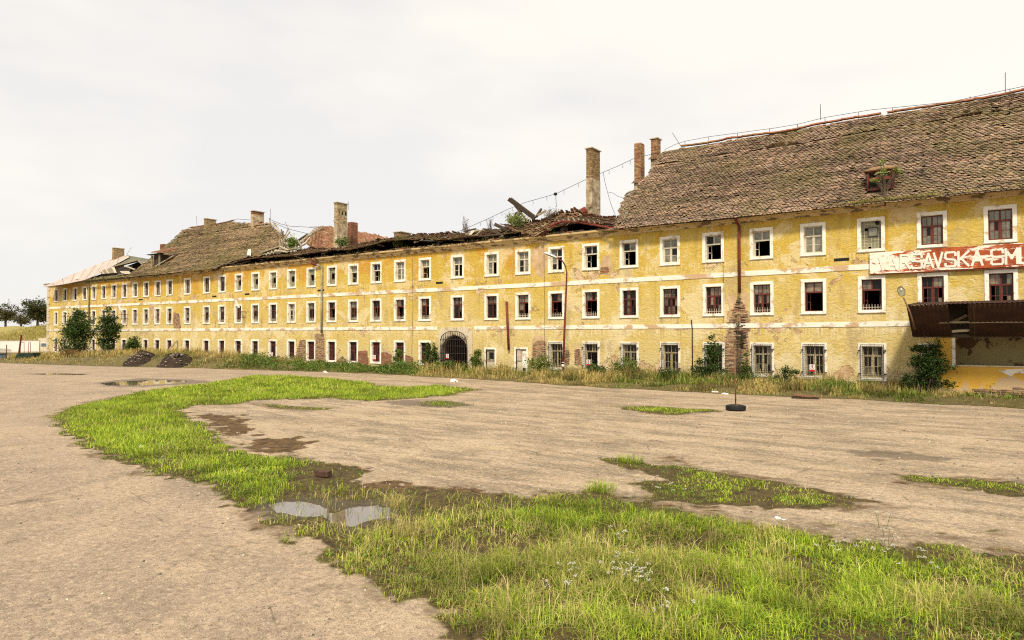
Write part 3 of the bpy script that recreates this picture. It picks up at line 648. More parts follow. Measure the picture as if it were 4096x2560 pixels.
# gate surround with arch, vault and iron grille
def gate():
    vb = MB(); b = MB(); cx = (GX0+GX1)/2; rx = (GX1-GX0)/2; ztop = onY(1820, 1342, 0)[2]; zsp = ztop-rx*.95
    X0, X1, Z1 = onY(1757, 1310, 0)[0], onY(1891, 1310, 0)[0], onY(1820, 1309, 0)[2]
    A = [(cx-rx, -.1)]+[(cx-rx*math.cos(t), zsp+rx*.95*math.sin(t)) for t in np.linspace(0, math.pi, 17)]+[(cx+rx, -.1)]
    O = []
    for (x, zz) in A:
        dx, dz_ = x-cx, zz-zsp
        if zz <= zsp+1e-6: O.append((X0 if dx < 0 else X1, zz))
        else:
            t = min(abs((X1-cx if dx > 0 else cx-X0)/dx) if abs(dx) > 1e-6 else 99, (Z1-zsp)/dz_); O.append((cx+dx*t, zsp+dz_*t))
    yf = -.07
    for k in range(len(A)-1):
        a, c, d, e_ = A[k], A[k+1], O[k+1], O[k]
        b.add([(a[0], yf, a[1]), (c[0], yf, c[1]), (d[0], yf, d[1]), (e_[0], yf, e_[1])], np.array([[0, 1, 2, 3]]))
        b.add([(a[0], yf, a[1]), (c[0], yf, c[1]), (c[0], .3, c[1]), (a[0], .3, a[1])], np.array([[0, 1, 2, 3]])); vb.add([(a[0], .3, a[1]), (c[0], .3, c[1]), (c[0], 4.4, c[1]), (a[0], 4.4, a[1])], np.array([[0, 1, 2, 3]]))
        b.add([(e_[0], yf, e_[1]), (d[0], yf, d[1]), (d[0], 0.02, d[1]), (e_[0], .02, e_[1])], np.array([[0, 3, 2, 1]]))
    bp(b, 'gate_surround', M['stone']); bp(vb, 'gate_vault', M['dark'])
    b = MB()                                                      # raised voussoirs and jamb blocks
    for k in range(7):
        zz = -.05+k*.34
        if zz > zsp-.1: break
        bp(MB().box((X1-.22, yf-.03, zz), (X1+.02, yf-.001, zz+.31)), 'gate_block', M['stone']); bp(MB().box((X0-.02, yf-.03, zz), (X0+.15, yf-.001, zz+.31)), 'gate_block', M['stone'])
    b.prism([(cx-.14, yf-.05, ztop+.02), (cx+.14, yf-.05, ztop+.02), (cx+.24, yf-.05, Z1+.02), (cx-.24, yf-.05, Z1+.02)], (0, .05, 0))
    bp(b, 'keystone', M['stone'])
    b = MB(); y = -.32; gx0, gx1, zt, zs_ = onY(1761, 1400, y)[0], onY(1866, 1400, y)[0], onY(1820, 1325, y)[2], onY(1820, 1366, y)[2]; c2 = (gx0+gx1)/2; R = (gx1-gx0)/2
    top = lambda x: zs_+(zt-zs_)*math.sqrt(max(0, 1-(abs(x-c2)/R)**2.4))
    n = 15
    for k in range(n+1): x = gx0+(gx1-gx0)*k/n; b.beam((x, y, .05), (x, y, max(.4, top(x))), .028, .028)
    arc = [(x, y, top(x)) for x in np.linspace(gx0, gx1, 24)]
    for p, q in zip(arc[:-1], arc[1:]): b.beam(p, q, .035, .035)
    for zz in (.3, .85, 1.35, 1.85, 2.3): b.beam((gx0, y-.03, zz), (gx1, y-.03, zz), .03, .04)
    for k in range(12): x = gx0+.6*k/12+.04; b.beam((x, y-.04, .1), (x, y-.04, 1.9), .01, .01)
    for k in range(18): zz = .1+k*.1; b.beam((gx0, y-.041, zz), (gx0+.62, y-.041, zz), .01, .01)
    bp(b, 'gate_grille', M['iron'])
    bp(MB().box((X0-.2, 4.25, -.1), (X1+.2, 4.45, 3)), 'gate_back', M['dark'])
gate()
# blocked doorways with small hatches
for px0, px1, py0, kind in ((1944, 1980, 1397, 0), (2064, 2106, 1396, 1)):
    x0, x1, zt = onY(px0, 1400, 0)[0], onY(px1, 1400, 0)[0], onY(px0, py0, 0)[2]
    b = MB(); b.box((x0, .10, -.1), (x1, .16, zt)); d = bp(b, 'door', M['stone'])
    b = MB(); t = .12; b.box((x0-t, -.03, 0), (x0, .1, zt+t)); b.box((x1, -.03, 0), (x1+t, .1, zt+t)); b.box((x0, -.03, zt), (x1, .1, zt+t)); bp(b, 'door_surround', M['surround'])
    cx = (x0+x1)/2; s = d
    if kind == 0:
        MB().box((cx-.14, .085, zt-.62), (cx+.2, .099, zt-.2)).build('opening', M['black'], s)
        b = MB()
        for k in range(6): b.beam((cx-.26+k*.12, .05, zt-.75), (cx-.26+k*.12, .05, zt-.05), .014, .014)
        for k in range(7): b.beam((cx-.28, .05, zt-.75+k*.115), (cx+.36, .05, zt-.75+k*.115), .014, .014)
        b.build('grille', M['iron'], s)
    else:
        MB().box((x0+.04, .04, zt-.75), (cx-.02, .09, zt-.06)).build('shutter', simple('grey_boards', (.45, .37, .30), .3, 6), s)
        MB().box((cx+.06, .075, zt-1.5), (x1-.06, .099, zt-.12)).build('panel', M['surround'], s)
        MB().box((cx+.08, .06, .12), (cx+.3, .098, .5)).build('opening', M['black'], s)
# ---- pipes
def pipe(name, pts, r, mat, label=None): b = MB(); b.tube(pts, r, 8); return bp(b, name, mat, smooth=True, label=label)
xr = onY(2957, 1000, -.15)[0]; zb = onY(2957, 1172, -.15)[2]
pipe('downpipe', [(xr-.1, -.5, 8.75), (xr-.08, -.45, 8.6), (xr, -.16, 8.25), (xr, -.15, 7), (xr, -.15, zb)], .075, M['redmetal'], 'rusty red downpipe ending above bare brick')
xg = onY(1287, 1150, -.12)[0]
pipe('downpipe', [(xg-1.0, -.4, 8.7), (xg-.85, -.35, 8.35), (xg-.2, -.13, 8.15), (xg, -.12, 8.0), (xg, -.12, 5), (xg, -.12, onY(1287, 1332, -.12)[2])], .085, M['greypipe'], 'grey zinc downpipe with a red elbow at the cornice')
pipe('downpipe_elbow', [(xg-1.02, -.42, 8.75), (xg-.86, -.37, 8.36), (xg-.5, -.24, 8.24)], .105, M['redmetal'])
p0, p1 = onY(2026, 1206, -.14), onY(2035, 1400, -.14); pipe('downpipe', [p0, (p0+p1)/2, p1], .08, M['redmetal'], 'short red pipe on the lower wall right of the gate')
xl = onY(357, 1150, -.1)[0]; pipe('downpipe', [(xl-.1, -.4, 8.6), (xl, -.12, 8.2), (xl, -.1, 3.2)], .07, M['greypipe'], 'thin dark downpipe near the far end')
p0, p1 = onY(2765, 1278, -.05), onY(2770, 1500, -.05); pipe('conduit', [p0, (p1[0], -.05, p0[2]-.5), (p1[0], -.05, .6)], .03, M['iron'])
for px, t, bt in ((1648, 1030, 1420), (2175, 965, 1480), (2890, 1000, 1300)):
    p0, p1 = onY(px, t, -.03), onY(px+3, bt, -.03); pipe('cable', [p0, (p0+p1)/2+np.array([.05, 0, 0]), (p0[0], -.03, max(.5, p1[2]))], .009, M['iron'])
for px0, px1, py in ((3336, 3397, 1040), (555, 571, 1199), (849, 866, 1186), (979, 998, 1177), (1271, 1297, 1162), (1744, 1771, 1132)):
    a, c = onY(px0, py, 0), onY(px1, py, 0); hh = .07
    b = MB(); b.box((a[0], -.012, a[2]-hh), (c[0], -.002, a[2]+hh)); v_ = bp(b, 'vent_slot', M['black'])
# ---- bare render lobes and brick patches
def inpoly(x, y, P): return sdist(np.atleast_1d(np.array(x, float)), np.atleast_1d(np.array(y, float)), P) > 0
def wallpoly(pts): return [(onY(a, c, 0)[0], onY(a, c, 0)[2]) for a, c in pts]
def plate(name, pts, y, mat, seed, amp=.04):
    P = noisy_poly([np.array(p) for p in wallpoly(pts)], .08, amp, seed); b = MB(); n = len(P); c = P.mean(0)
    V = [(p[0], y, p[1]) for p in P]+[(c[0], y, c[1])]+[(p[0], 0.01, p[1]) for p in P]
    b.add(V, np.array([[i, (i+1) % n, n] for i in range(n)])); b.F.append(np.array([[i, n+1+i, n+1+(i+1) % n, (i+1) % n] for i in range(n)])); b.V.append(np.zeros((0,3))); b.C.append(np.zeros((0,3)))
    return bp(b, name, mat)
lobes = [[(2905,1200),(2912,1182),(2935,1180),(2950,1195),(2948,1225),(2935,1250),(2918,1245),(2915,1222)],
 [(2965,1170),(2985,1168),(2998,1195),(2990,1225),(3000,1290),(2980,1290),(2968,1230)],
 [(2398,1060),(2415,1020),(2445,1018),(2447,1050),(2452,1070),(2440,1100),(2400,1100)],
 [(2125,1000),(2150,985),(2190,1000),(2190,1060),(2170,1115),(2150,1100),(2125,1050)],
 [(2128,1362),(2140,1345),(2180,1341),(2186,1360),(2188,1440),(2125,1440)],
 [(2260,1390),(2278,1396),(2278,1450),(2257,1450)], [(2300,1386),(2318,1380),(2326,1400),(2320,1450),(2295,1450)],
 [(2810,1300),(2850,1290),(2870,1310),(2850,1318),(2815,1318)], [(3010,1290),(3025,1284),(3055,1300),(3055,1312),(3012,1312)],
 [(600,1220),(618,1215),(620,1262),(612,1275),(600,1270)]]
for k, L in enumerate(lobes): plate('bare_patch', L, -.006, M['render'], 100+k)
lobes[0:0] = []
plate('bare_patch', [(2908,1255),(2935,1215),(2950,1188),(2985,1195),(3000,1262),(3006,1310),(2996,1345),(2999,1400),(2999,1535),(2890,1535),(2891,1400),(2897,1350),(2905,1320)], -.005, M['render'], 99)
BR = [[(2925,1262),(2950,1195),(2972,1210),(2990,1262),(3000,1310),(2984,1345),(2992,1400),(2992,1535),(2898,1535),(2900,1400),(2905,1350),(2915,1320),(2912,1290)],
 [(2132,1372),(2150,1362),(2180,1365),(2184,1440),(2130,1440)], [(2262,1400),(2276,1402),(2276,1460),(2258,1460)], [(2302,1400),(2318,1396),(2322,1460),(2298,1460)],
 [(2404,1068),(2432,1068),(2436,1088),(2400,1096)],
 [(1430,1405),(1470,1402),(1472,1462),(1430,1462)], [(1520,1412),(1545,1408),(1566,1422),(1566,1465),(1518,1465)], [(1618,1418),(1650,1430),(1650,1468),(1614,1468)],
 [(1262,1335),(1295,1335),(1300,1460),(1258,1460)], [(1200,1362),(1222,1360),(1222,1440),(1180,1448),(1186,1415)], [(1350,1440),(1370,1424),(1385,1440),(1386,1455),(1344,1455)],
 [(1110,1420),(1135,1430),(1137,1458),(1098,1458)], [(698,1250),(715,1254),(724,1310),(700,1320),(692,1290)], [(4000,1560),(4096,1550),(4096,1590),(4000,1590)]]
brick_me = {}
BR_COL = [(.40,.24,.13),(.45,.30,.17),(.34,.15,.09),(.30,.12,.07),(.48,.36,.22),(.24,.15,.10),(.055,.04,.028)]
def brick_mesh(k):
    if k not in brick_me: b = MB(); b.box((-.118, -.014, -.027), (.118, .02, .027), BR_COL[k]); brick_me[k] = b.mesh('brick', M['brick'])
    return brick_me[k]
nb = 0; rb = random.Random(3); rest = MB()
for pi, L in enumerate(BR[:-1]):
    plate('mortar_bed', L, -.008, M['mortar'], 200+pi, .03); P = wallpoly(L); xs = [p[0] for p in P]; zs = [p[1] for p in P]
    z = min(zs); row = 0; red = pi in (4, 5, 6, 7)
    while z < max(zs):
        x = min(xs)+(.13 if row % 2 else 0)
        while x < max(xs):
            if rb.random() > .07 and inpoly(x, z, P)[0]:
                k = rb.choice([2, 3, 2, 0] if red else [0, 1, 4, 1, 1, 4, 2, 0, 5])
                if pi == 0 and abs(x-xr-.05+.1*math.sin(z*5)) < .14+.08*math.sin(z*3) and rb.random() < .55: k = 6
                if nb < 290 and pi < 5:
                    o = link('brick', brick_mesh(k), wall, Vector((x, -.012-rb.random()*.008, z))); o.rotation_euler = (rb.uniform(-.03, .03), rb.uniform(-.03, .03), rb.uniform(-.02, .02)); nb += 1
                else: rest.box((x-.118, -.03, z-.027), (x+.118, .0, z+.027), BR_COL[k])
            x += .25
        z += .067; row += 1
rest.build('brick_rubble_face', M['brick'], wall, kind='stuff')

# ------------------------------------------------------------------ roofs
def frame_of(P, e=.02):
    pass
def tiles(Pf, us, vs, inside, tint, jit=.006, miss=.01, w=.175, L=.30, thick=.034, up=.055, first=None, rng=None, par=None, mat=None, slip=.035):
    """Pf(u,v)->xyz arrays; plain clay tiles with rounded tails, one row per v"""
    rng = rng or RNG; U, Vv = np.meshgrid(us, vs); U = U+np.where((np.arange(len(vs)) % 2)[:, None] == 0, 0, (us[1]-us[0])/2)
    U, Vv = U.ravel(), Vv.ravel(); U = U+rng.normal(0, .006, U.shape); Vv = Vv+rng.normal(0, .006, U.shape)
    sl = rng.random(U.shape) < slip; Vv = Vv-sl*rng.random(U.shape)*.09; p = Pf(U, Vv)
    keep = inside(U, Vv, p) & (rng.random(U.shape) > miss); U, Vv, p, sl = U[keep], Vv[keep], p[keep], sl[keep]
    a = Pf(U+.05, Vv)-Pf(U-.05, Vv); a /= np.linalg.norm(a, axis=1, keepdims=True)
    c = Pf(U, Vv+.05)-Pf(U, Vv-.05); c /= np.linalg.norm(c, axis=1, keepdims=True)
    n = np.cross(a, c); n /= np.linalg.norm(n, axis=1, keepdims=True); n *= np.sign(n[:, 2:3]+1e-9)
    T = np.array([(-.5, 0, -.35), (.5, 0, -.35), (.5, -.78, 1), (.28, -.96, 1.05), (0, -1, 1.07), (-.28, -.96, 1.05), (-.5, -.78, 1)])   # x, along, lift
    th = rng.normal(0, .035, len(U))+sl*rng.normal(0, .25, len(U)); lift = up*(1+rng.normal(0, .25, len(U)))
    V = []
    for x, y, z in T:
        X = x*w*np.cos(th)-y*L*np.sin(th); Y = x*w*np.sin(th)+y*L*np.cos(th)
        V.append(p+a*X[:, None]+c*Y[:, None]+n*(z*lift)[:, None])
    low = [v-n*thick for v in V[2:]]
    V = np.stack(V+low, 1); N = len(U); q = np.arange(N)[:, None]*12
    top = q+np.arange(7)[None]; side = np.concatenate([q+np.array([[7+k, 2+k+1, 2+k, 7+k]])[:, [0, 1, 2]] for k in range(0)] or [np.zeros((0, 3), int)])
    ed = [np.stack([q[:, 0]+2+k, q[:, 0]+7+k, q[:, 0]+8+k, q[:, 0]+3+k], 1) for k in range(4)]
    C = tint(U, Vv, rng, N)
    if first is not None: first(p, V, C)
    b = MB(); b.V.append(V.reshape(-1, 3)); b.C.append(np.repeat(C, 12, 0)); b.n = N*12; b.F.append(top); b.F += ed
    return b, V, C
def tint_main(U, V, r, N):
    g = (.72+.42*r.random(N)**1.3)*(.62+.85*np.clip((npnoise(U, V, 1, 3)*.0+fbm(U*.35, V*3.2, 1.0, 14, 3)-.25)*1.7, 0, 1)); c = np.stack([g, g*(.93+.12*r.random(N)), g*(.9+.2*r.random(N))], 1)
    pk = r.random(N) < .06; c[pk] *= (1.3, 1.1, 1.05); dk = r.random(N) < .1; c[dk] *= .5; return c
def tint_red(U, V, r, N):
    g = .7+.6*r.random(N); c = np.stack([g, g*(.85+.3*r.random(N)), g*(.85+.3*r.random(N))], 1); c[r.random(N) < .12] *= (1.3, 1.9, 1.9); return c
E0, R0 = np.array([0, -.62, 8.78]), np.array([0, 6.5, 14.85]); SL = np.linalg.norm(R0-E0); SD = (R0-E0)/SL; SN = np.array([0, -SD[2], SD[1]])
def slope_pt(u, v, sag=1.0):
    w_ = np.sin(np.clip(v/SL, 0, 1)*math.pi)
    s = -(fbm(u, v, .12, 71, 3)-.35)*.5*w_*sag
    return np.stack([u, E0[1]+SD[1]*v-SN[1]*0+s*SN[1]*1.0, E0[2]+SD[2]*v+s*SN[2]+np.where(v > SL*.8, (fbm(u, u*0, .3, 5)-.5)*.25, 0)], 1)
def slope_uv(px, py):
    p = onP(px, py, E0, SN); return (p[0], (p-E0)@SD)
RP_R = [slope_uv(*p) for p in [(2440,925),(2470,880),(2480,862),(2476,845),(2482,815),(2500,783),(2512,765),(2530,755),(2545,748),(2560,722),(2590,690),(2620,650),(2640,620),(2650,606)]]
RP_R = [(RP_R[0][0]-.5, -.1)]+RP_R+[(7, SL+.0), (7, -.2)]
RP_R = [(a, min(b, SL+.02)) for a, b in RP_R]
RP_L = [slope_uv(*p) for p in [(500,1109),(545,1078),(602,1032),(660,985),(700,950),(735,917)]]+[slope_uv(*p) for p in [(930,884),(1040,893),(1078,885),(1100,900),(1135,935),(1160,960),(1162,985),(1110,985),(1070,995),(1045,1020),(1000,1022),(960,1032),(905,1052),(870,1072),(850,1086)]]
RP_L = [(a, min(max(b, -.15), SL+.02)) for a, b in RP_L]
print('RP_L', [(round(float(a), 1), round(float(b), 1)) for a, b in RP_L]); print('RP_R', [(round(float(a), 1), round(float(b), 1)) for a, b in RP_R[:-2]])
def sheath(name, P, mat, off=-.06, n=60, m=24):                   # boarding under the tiles
    xs = np.linspace(min(p[0] for p in P), max(p[0] for p in P), n); vs = np.linspace(0, SL, m); U, V = np.meshgrid(xs, vs)
    p = slope_pt(U.ravel(), V.ravel())+np.array(SN)*off; ins = (sdist(U, V, P) > .12)
    q = []
    for j in range(m-1):
        for i in range(n-1):
            if ins[j, i] and ins[j, i+1] and ins[j+1, i] and ins[j+1, i+1]: k = j*n+i; q.append([k, k+1, k+n+1, k+n])
    b = MB(); b.add(p, np.array(q)); b.add(p-np.array(SN)*.05, np.array(q)[:, ::-1]); return bp(b, name, mat)
M['boards'] = simple('roof_boards', (.05, .037, .026), .4, 5)
roofR = sheath('roof', RP_R, M['boards']); roofR['label'] = 'steep sagging tiled roof of the right half'
roofL = sheath('roof', RP_L, M['boards']); roofL['label'] = 'mossy tiled roof near the far end'
DOR = [slope_uv(*p) for p in [(3470,768),(3560,760),(3562,690),(3600,680),(3600,700),(3470,700)]]
def holes(U, V): return ~((U > DOR[0][0]-.02) & (U < DOR[1][0]+.1) & (V > DOR[0][1]-.1) & (V < DOR[2][1]+.1))
EXP = .145
TAIL_SHADE = np.repeat([[1.0], [.15]], [7, 5], 0).reshape(1, 12, 1)                     # tail edges coloured dark, painted shade for the gaps between tile rows
def t12(C): return (np.repeat(C[:, None], 12, 1)*TAIL_SHADE).reshape(-1, 3)
def to_stuff(b, V, C, parent, mat, single=0):
    """the `single` tiles nearest the lower right of the frame become objects; the rest one mass"""
    N = len(C)
    if single:
        ctr = V[:, 4]; d = np.linalg.norm(ctr-np.array([EYE]), axis=1)+np.where((ctr[:, 0] > 1.0), 100, 0); order = np.argsort(d)[:single]; keep = np.ones(N, bool); keep[order] = False
        base = MB(); tm = {}
        for k in order:
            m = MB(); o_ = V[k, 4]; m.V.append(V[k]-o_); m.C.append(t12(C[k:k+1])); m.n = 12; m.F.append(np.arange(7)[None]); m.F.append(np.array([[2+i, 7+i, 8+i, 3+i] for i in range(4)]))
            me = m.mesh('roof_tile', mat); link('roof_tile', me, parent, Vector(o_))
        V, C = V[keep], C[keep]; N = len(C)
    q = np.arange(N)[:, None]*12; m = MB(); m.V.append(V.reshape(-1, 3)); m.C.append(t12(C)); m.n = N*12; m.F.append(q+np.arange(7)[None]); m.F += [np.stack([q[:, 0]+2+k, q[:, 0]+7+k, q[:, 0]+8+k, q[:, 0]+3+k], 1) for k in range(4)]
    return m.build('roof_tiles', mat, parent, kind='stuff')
def jag(P, amp=.12):
    def f(U, V, p): return (sdist(U, V, P)+(npnoise(U, V, 3.0, 8)-.5)*amp*2 > 0) & holes(U, V)
    return f
b, V, C = tiles(slope_pt, np.arange(RP_R[0][0]-1, 7, .18), np.arange(0.05, SL+.02, EXP), jag(RP_R), tint_main)
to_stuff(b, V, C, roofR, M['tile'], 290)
b, V, C = tiles(slope_pt, np.arange(min(p[0] for p in RP_L)-.5, max(p[0] for p in RP_L)+.5, .2), np.arange(0.05, SL+.02, .165), jag(RP_L, .1), tint_main, w=.2, miss=.008)
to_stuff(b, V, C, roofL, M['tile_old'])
# back slopes (keep the attic dark) and ridge tiles
def backslope(P, name):
    x0, x1 = min(p[0] for p in P if p[1] > SL-.8), max(p[0] for p in P if p[1] > SL-.8); b = MB()
    b.add([(x0, 6.55, 14.75), (x1, 6.55, 14.75), (x1, 13.5, 8.75), (x0, 13.5, 8.75), (x0, 6.55, 14.6), (x1, 6.55, 14.6), (x1, 13.5, 8.6), (x0, 13.5, 8.6)], np.array([[0, 1, 2, 3], [7, 6, 5, 4], [0, 4, 5, 1], [1, 5, 6, 2], [2, 6, 7, 3], [3, 7, 4, 0]]))
    bp(b, name, M['tile_old'])
    b = MB(); x = x0+1.2
    while x < x1:
        L_ = .36; p = slope_pt(np.array([x]), np.array([SL]))[0]; q = slope_pt(np.array([x+L_]), np.array([SL]))[0]; t = random.uniform(-.02, .03)
        if random.random() > .015:
            pts = []; k = [(math.cos(a)*.13, math.sin(a)*.11) for a in np.linspace(0, math.pi, 6)]
            c = tuple(np.array((1.15, .62, .5))*random.uniform(.6, 1.1))
            V = [(p[0], p[1]+a_, p[2]-.03+c_+t) for a_, c_ in k]+[(q[0], q[1]+a_*.9, q[2]-.03+c_*.9) for a_, c_ in k]
            b.add(V, np.array([[i, i+1, i+7, i+6] for i in range(5)]), c)
        x += .33
    bp(b, 'ridge_tiles', M['tile'], smooth=False, kind='stuff')
backslope(RP_R, 'rear_slope'); backslope(RP_L, 'rear_slope')
# gutters
def gutter(pts, r=.08, mat='redmetal', label=None):
    b = MB(); P = np.array(pts, float)
    for p, q in zip(P[:-1], P[1:]):
        k = [(-math.cos(a)*r, -math.sin(a)*r) for a in np.linspace(0, math.pi, 6)]
        b.add([(p[0], p[1]+u, p[2]+w_) for u, w_ in k]+[(q[0], q[1]+u, q[2]+w_) for u, w_ in k], np.array([[i, i+6, i+7, i+1] for i in range(5)]))
    bp(b, 'gutter', M[mat], label=label)
gutter([(-17, -.68, 8.72), (-12, -.70, 8.66), (-6, -.69, 8.72), (1, -.7, 8.72), (8, -.7, 8.7)], .07, 'iron')
gutter([(-85, -.66, 8.7), (-75, -.68, 8.66), (-64, -.66, 8.68)], .07, 'iron')
fg = [onY(2165, 945, -.5), onY(2200, 905, -.45), onY(2225, 893, -.45), onY(2250, 885, -.5), onY(2310, 888, -.5), onY(2380, 900, -.5), onY(2440, 912, -.6), onY(2490, 915, -.66)]
b = MB(); b.tube(fg, .07, 8); bp(b, 'gutter', M['redmetal'], True, label='bent red gutter bowed over the collapsed eaves')

# ---- chimneys
def brick_shaft(b, x0, x1, y0, y1, z0, z1, cols, r, course=.075, missp=.0):
    z = z0; k = 0
    while z < z1-.02:
        off = .13 if k % 2 else 0
        for (a0, a1, fn) in ((x0, x1, lambda u, v: ((u, y0-.012, z), (v, y0+.05, z+course-.014))), (x0, x1, lambda u, v: ((u, y1-.05, z), (v, y1+.012, z+course-.014))),
                             (y0, y1, lambda u, v: ((x0-.012, u, z), (x0+.05, v, z+course-.014))), (y0, y1, lambda u, v: ((x1-.05, u, z), (x1+.012, v, z+course-.014)))):
            u = a0-off
            while u < a1:
                v = min(a1, u+.245); s = max(a0, u)
                if v-s > .03 and r.random() >= missp:
                    A, B = fn(s+.004, v-.006); c = np.array(r.choice(cols))*r.uniform(.75, 1.2); b.box(A, B, c)
                u += .255
        z += course; k += 1
YC = [(.42,.32,.16),(.45,.36,.20),(.36,.24,.13),(.30,.18,.10)]; RC = [(.28,.11,.06),(.32,.15,.09),(.22,.10,.06)]; TC = [(.34,.22,.11),(.38,.27,.14),(.27,.15,.09),(.22,.14,.08)]
def chimney(pl, pyt, y0, w, d, zb, label, brick_from=None, cols=TC, cap=True, pyt_ref=None, holes_=False, skirt=None):
    X0 = onY(pl, pyt, y0)[0]; zt = onY(pl, pyt, y0)[2]; r = random.Random(int(pl)); bf = zb if brick_from is None else onY(pl, brick_from, y0)[2]
    b = MB()
    if bf > zb+.05: b.box((X0-.02, y0-.02, zb), (X0+w+.02, y0+d+.02, bf-.002))
    b.box((X0+.012, y0+.012, zb+.01), (X0+w-.012, y0+d-.012, zt-.02))
    ch = bp(b, 'chimney', M['chim'], label=label)
    b = MB(); brick_shaft(b, X0, X0+w, y0, y0+d, bf, zt-.06, cols, r); b.build('brick_courses', M['brick'], ch, kind='stuff')
    if cap:
        b = MB(); b.box((X0-.08, y0-.08, zt-.07), (X0+w+.08, y0+d+.08, zt)); b.build('cap', M['concrete'], ch)
    if holes_:
        b = MB()
        for yy in (y0+d*.42, y0+d*.75): b.box((X0+w+.013, yy, zt-1.05), (X0+w+.03, yy+.17, zt-.78))
        b.build('flue_opening', M['black'], ch)
        b = MB(); b.beam((X0+w+.05, y0+.15, zt-.6), (X0+w+.05, y0+.3, zt-.6), .02, .02); b.beam((X0+w+.05, y0+.15, zt-.6), (X0+w+.05, y0+.22, zt-1.1), .02, .02); b.build('bracket', M['iron'], ch)
    if skirt:
        zs_ = onY(pl, skirt, y0)[2]; b = MB(); e_ = .16
        lo = [(X0-e_, y0-e_), (X0+w+e_, y0-e_), (X0+w+e_, y0+d+e_), (X0-e_, y0+d+e_)]; hi = [(X0-.02, y0-.02), (X0+w+.02, y0-.02), (X0+w+.02, y0+d+.02), (X0-.02, y0+d+.02)]
        zz = [zs_-.12, zs_-.12, zs_+.1, zs_+.1]
        b.add([(p[0], p[1], q) for p, q in zip(lo, zz)]+[(p[0], p[1], q+.22) for p, q in zip(hi, zz)], np.array([[i, (i+1) % 4, 4+(i+1) % 4, 4+i] for i in range(4)])); b.build('flashing', M['tin'] if False else M['pole'], ch)
    return ch, X0, zt
c7 = chimney(2345, 592, 3.4, .40, 1.15, 8.7, 'tallest chimney, brick head over stained plaster, standing free on the ruined roof', 715, [(.33,.22,.10),(.38,.27,.13),(.24,.14,.08)])
c8 = chimney(2537, 572, 4.6, .44, .60, 10.5, 'slender red brown brick chimney at the torn roof edge', 722, [(.34,.17,.09),(.40,.24,.12),(.27,.12,.07),(.42,.30,.16)], False, skirt=728)
c9 = chimney(2604, 554, 6.4, .44, .55, 12.0, 'short brick chimney behind the torn roof edge', 628, [(.36,.20,.10),(.40,.27,.14),(.27,.13,.07)], True, skirt=632)
c4 = chimney(1337, 809, 3.5, .40, 1.12, 8.7, 'tall pale brick chimney with two flue openings', 905, [(.52,.42,.24),(.47,.36,.19),(.55,.46,.28),(.38,.25,.14)], True, holes_=True)
c5 = chimney(1390, 888, 6.5, .55, .75, 9, 'dark red brick chimney behind the tall pale one', None, RC, False)
c3 = chimney(1004, 843, 5.0, .42, 1.2, 12.0, 'plastered chimney with brick head and small gabled flashing', 858, RC, True)
c2 = chimney(816, 874, 5.8, .42, 1.2, 13.0, 'yellow brick chimney on the left roof ridge', None, YC, True)
c1 = chimney(449, 991, 5.0, .45, 1.25, 10.5, 'yellow brick chimney above the tin roof', None, YC, True)
chimney(640, 976, 7.5, .6, .8, 11.5, 'stub of a brick chimney behind the mossy roof', None, RC, False)
chimney(1576, 928, 7.5, .8, 1.3, 8.7, 'low broad brick chimney behind the collapsed roof', None, TC, True)
# gabled flashing on c3
ch, X0, zt = c3; zz = onY(1030, 885, 4.9)[2]; b = MB()
b.prism([(X0+.1, 4.96, zz-.75), (X0+.1, 6.3, zz-.75), (X0+.1, 5.6, zz-.02)], (.75, 0, 0)); b.build('flashing_block', M['chim'], ch)
b = MB(); b.beam((X0+.86, 4.85, zz-.6), (X0+.86, 5.6, zz+.08), .12, .06, up=(1, 0, 0)); b.beam((X0+.86, 5.6, zz+.08), (X0+.86, 6.4, zz-.72), .12, .06, up=(1, 0, 0)); b.build('flashing', M['redmetal'], ch)
# brackets and the fallen flue pipe by the tallest chimney
p, q = onY(2010+0, 0, 0), 0
b = MB(); b.tube([onY(2262, 875, 2.2), onY(2300, 864, 2.6), onY(2345, 842, 3.0)], .27, 14); o = bp(b, 'fallen_pipe', M['redmetal'], True, label='fat rusty flue pipe lying against the tallest chimney')
b = MB(); b.tube([onY(2301, 863.5, 2.6), onY(2318, 855.5, 2.75)], .28, 14); b.build('paint_band', M['tin'], o)
for px, py in ((2340, 832), (2364, 825), (2398, 833)):
    a = onY(px, py, 3.38); bp(MB().box((a[0]-.1, 3.25, a[2]-.06), (a[0]+.06, 3.38, a[2]+.06)), 'corbel', M['chim'])

# ---- rear wing roof (perpendicular), seen behind
Xr = onY(1290, 908, 7.0)[0]; Zr = onY(1290, 908, 7.0)[2]
WD = np.array([6.2, 0, -5.6]); WL = np.linalg.norm(WD); WD /= WL
def wing(u, v): return np.stack([Xr+WD[0]*v, u, Zr+WD[2]*v-(fbm(u, v, .3, 12)-.5)*.2], 1)
WN = np.array([-WD[2], 0, WD[0]])
def wing_uv(px, py): p = onP(px, py, (Xr, 7, Zr), WN); return (p[1], (p-np.array([Xr, 7, Zr]))[0]/WD[0])
WP = [wing_uv(*p) for p in [(1293,908),(1420,922),(1480,938),(1560,957),(1580,985),(1480,1010),(1330,1012),(1258,1010),(1235,990),(1217,968),(1240,950),(1262,935)]]
WP = [(a, max(-.02, b)) for a, b in WP]
print('wing', [(round(float(a), 1), round(float(b), 1)) for a, b in WP])
us = np.arange(min(p[0] for p in WP), min(60, max(p[0] for p in WP)), .21); vs = np.arange(0, min(12, max(p[1] for p in WP)), .17)
b, V, C = tiles(lambda u, v: wing(u, v), us, vs, lambda U, V, p: sdist(U, V, WP)+(npnoise(U, V, 2, 3)-.5)*.4 > 0, tint_red, w=.205, miss=.02)
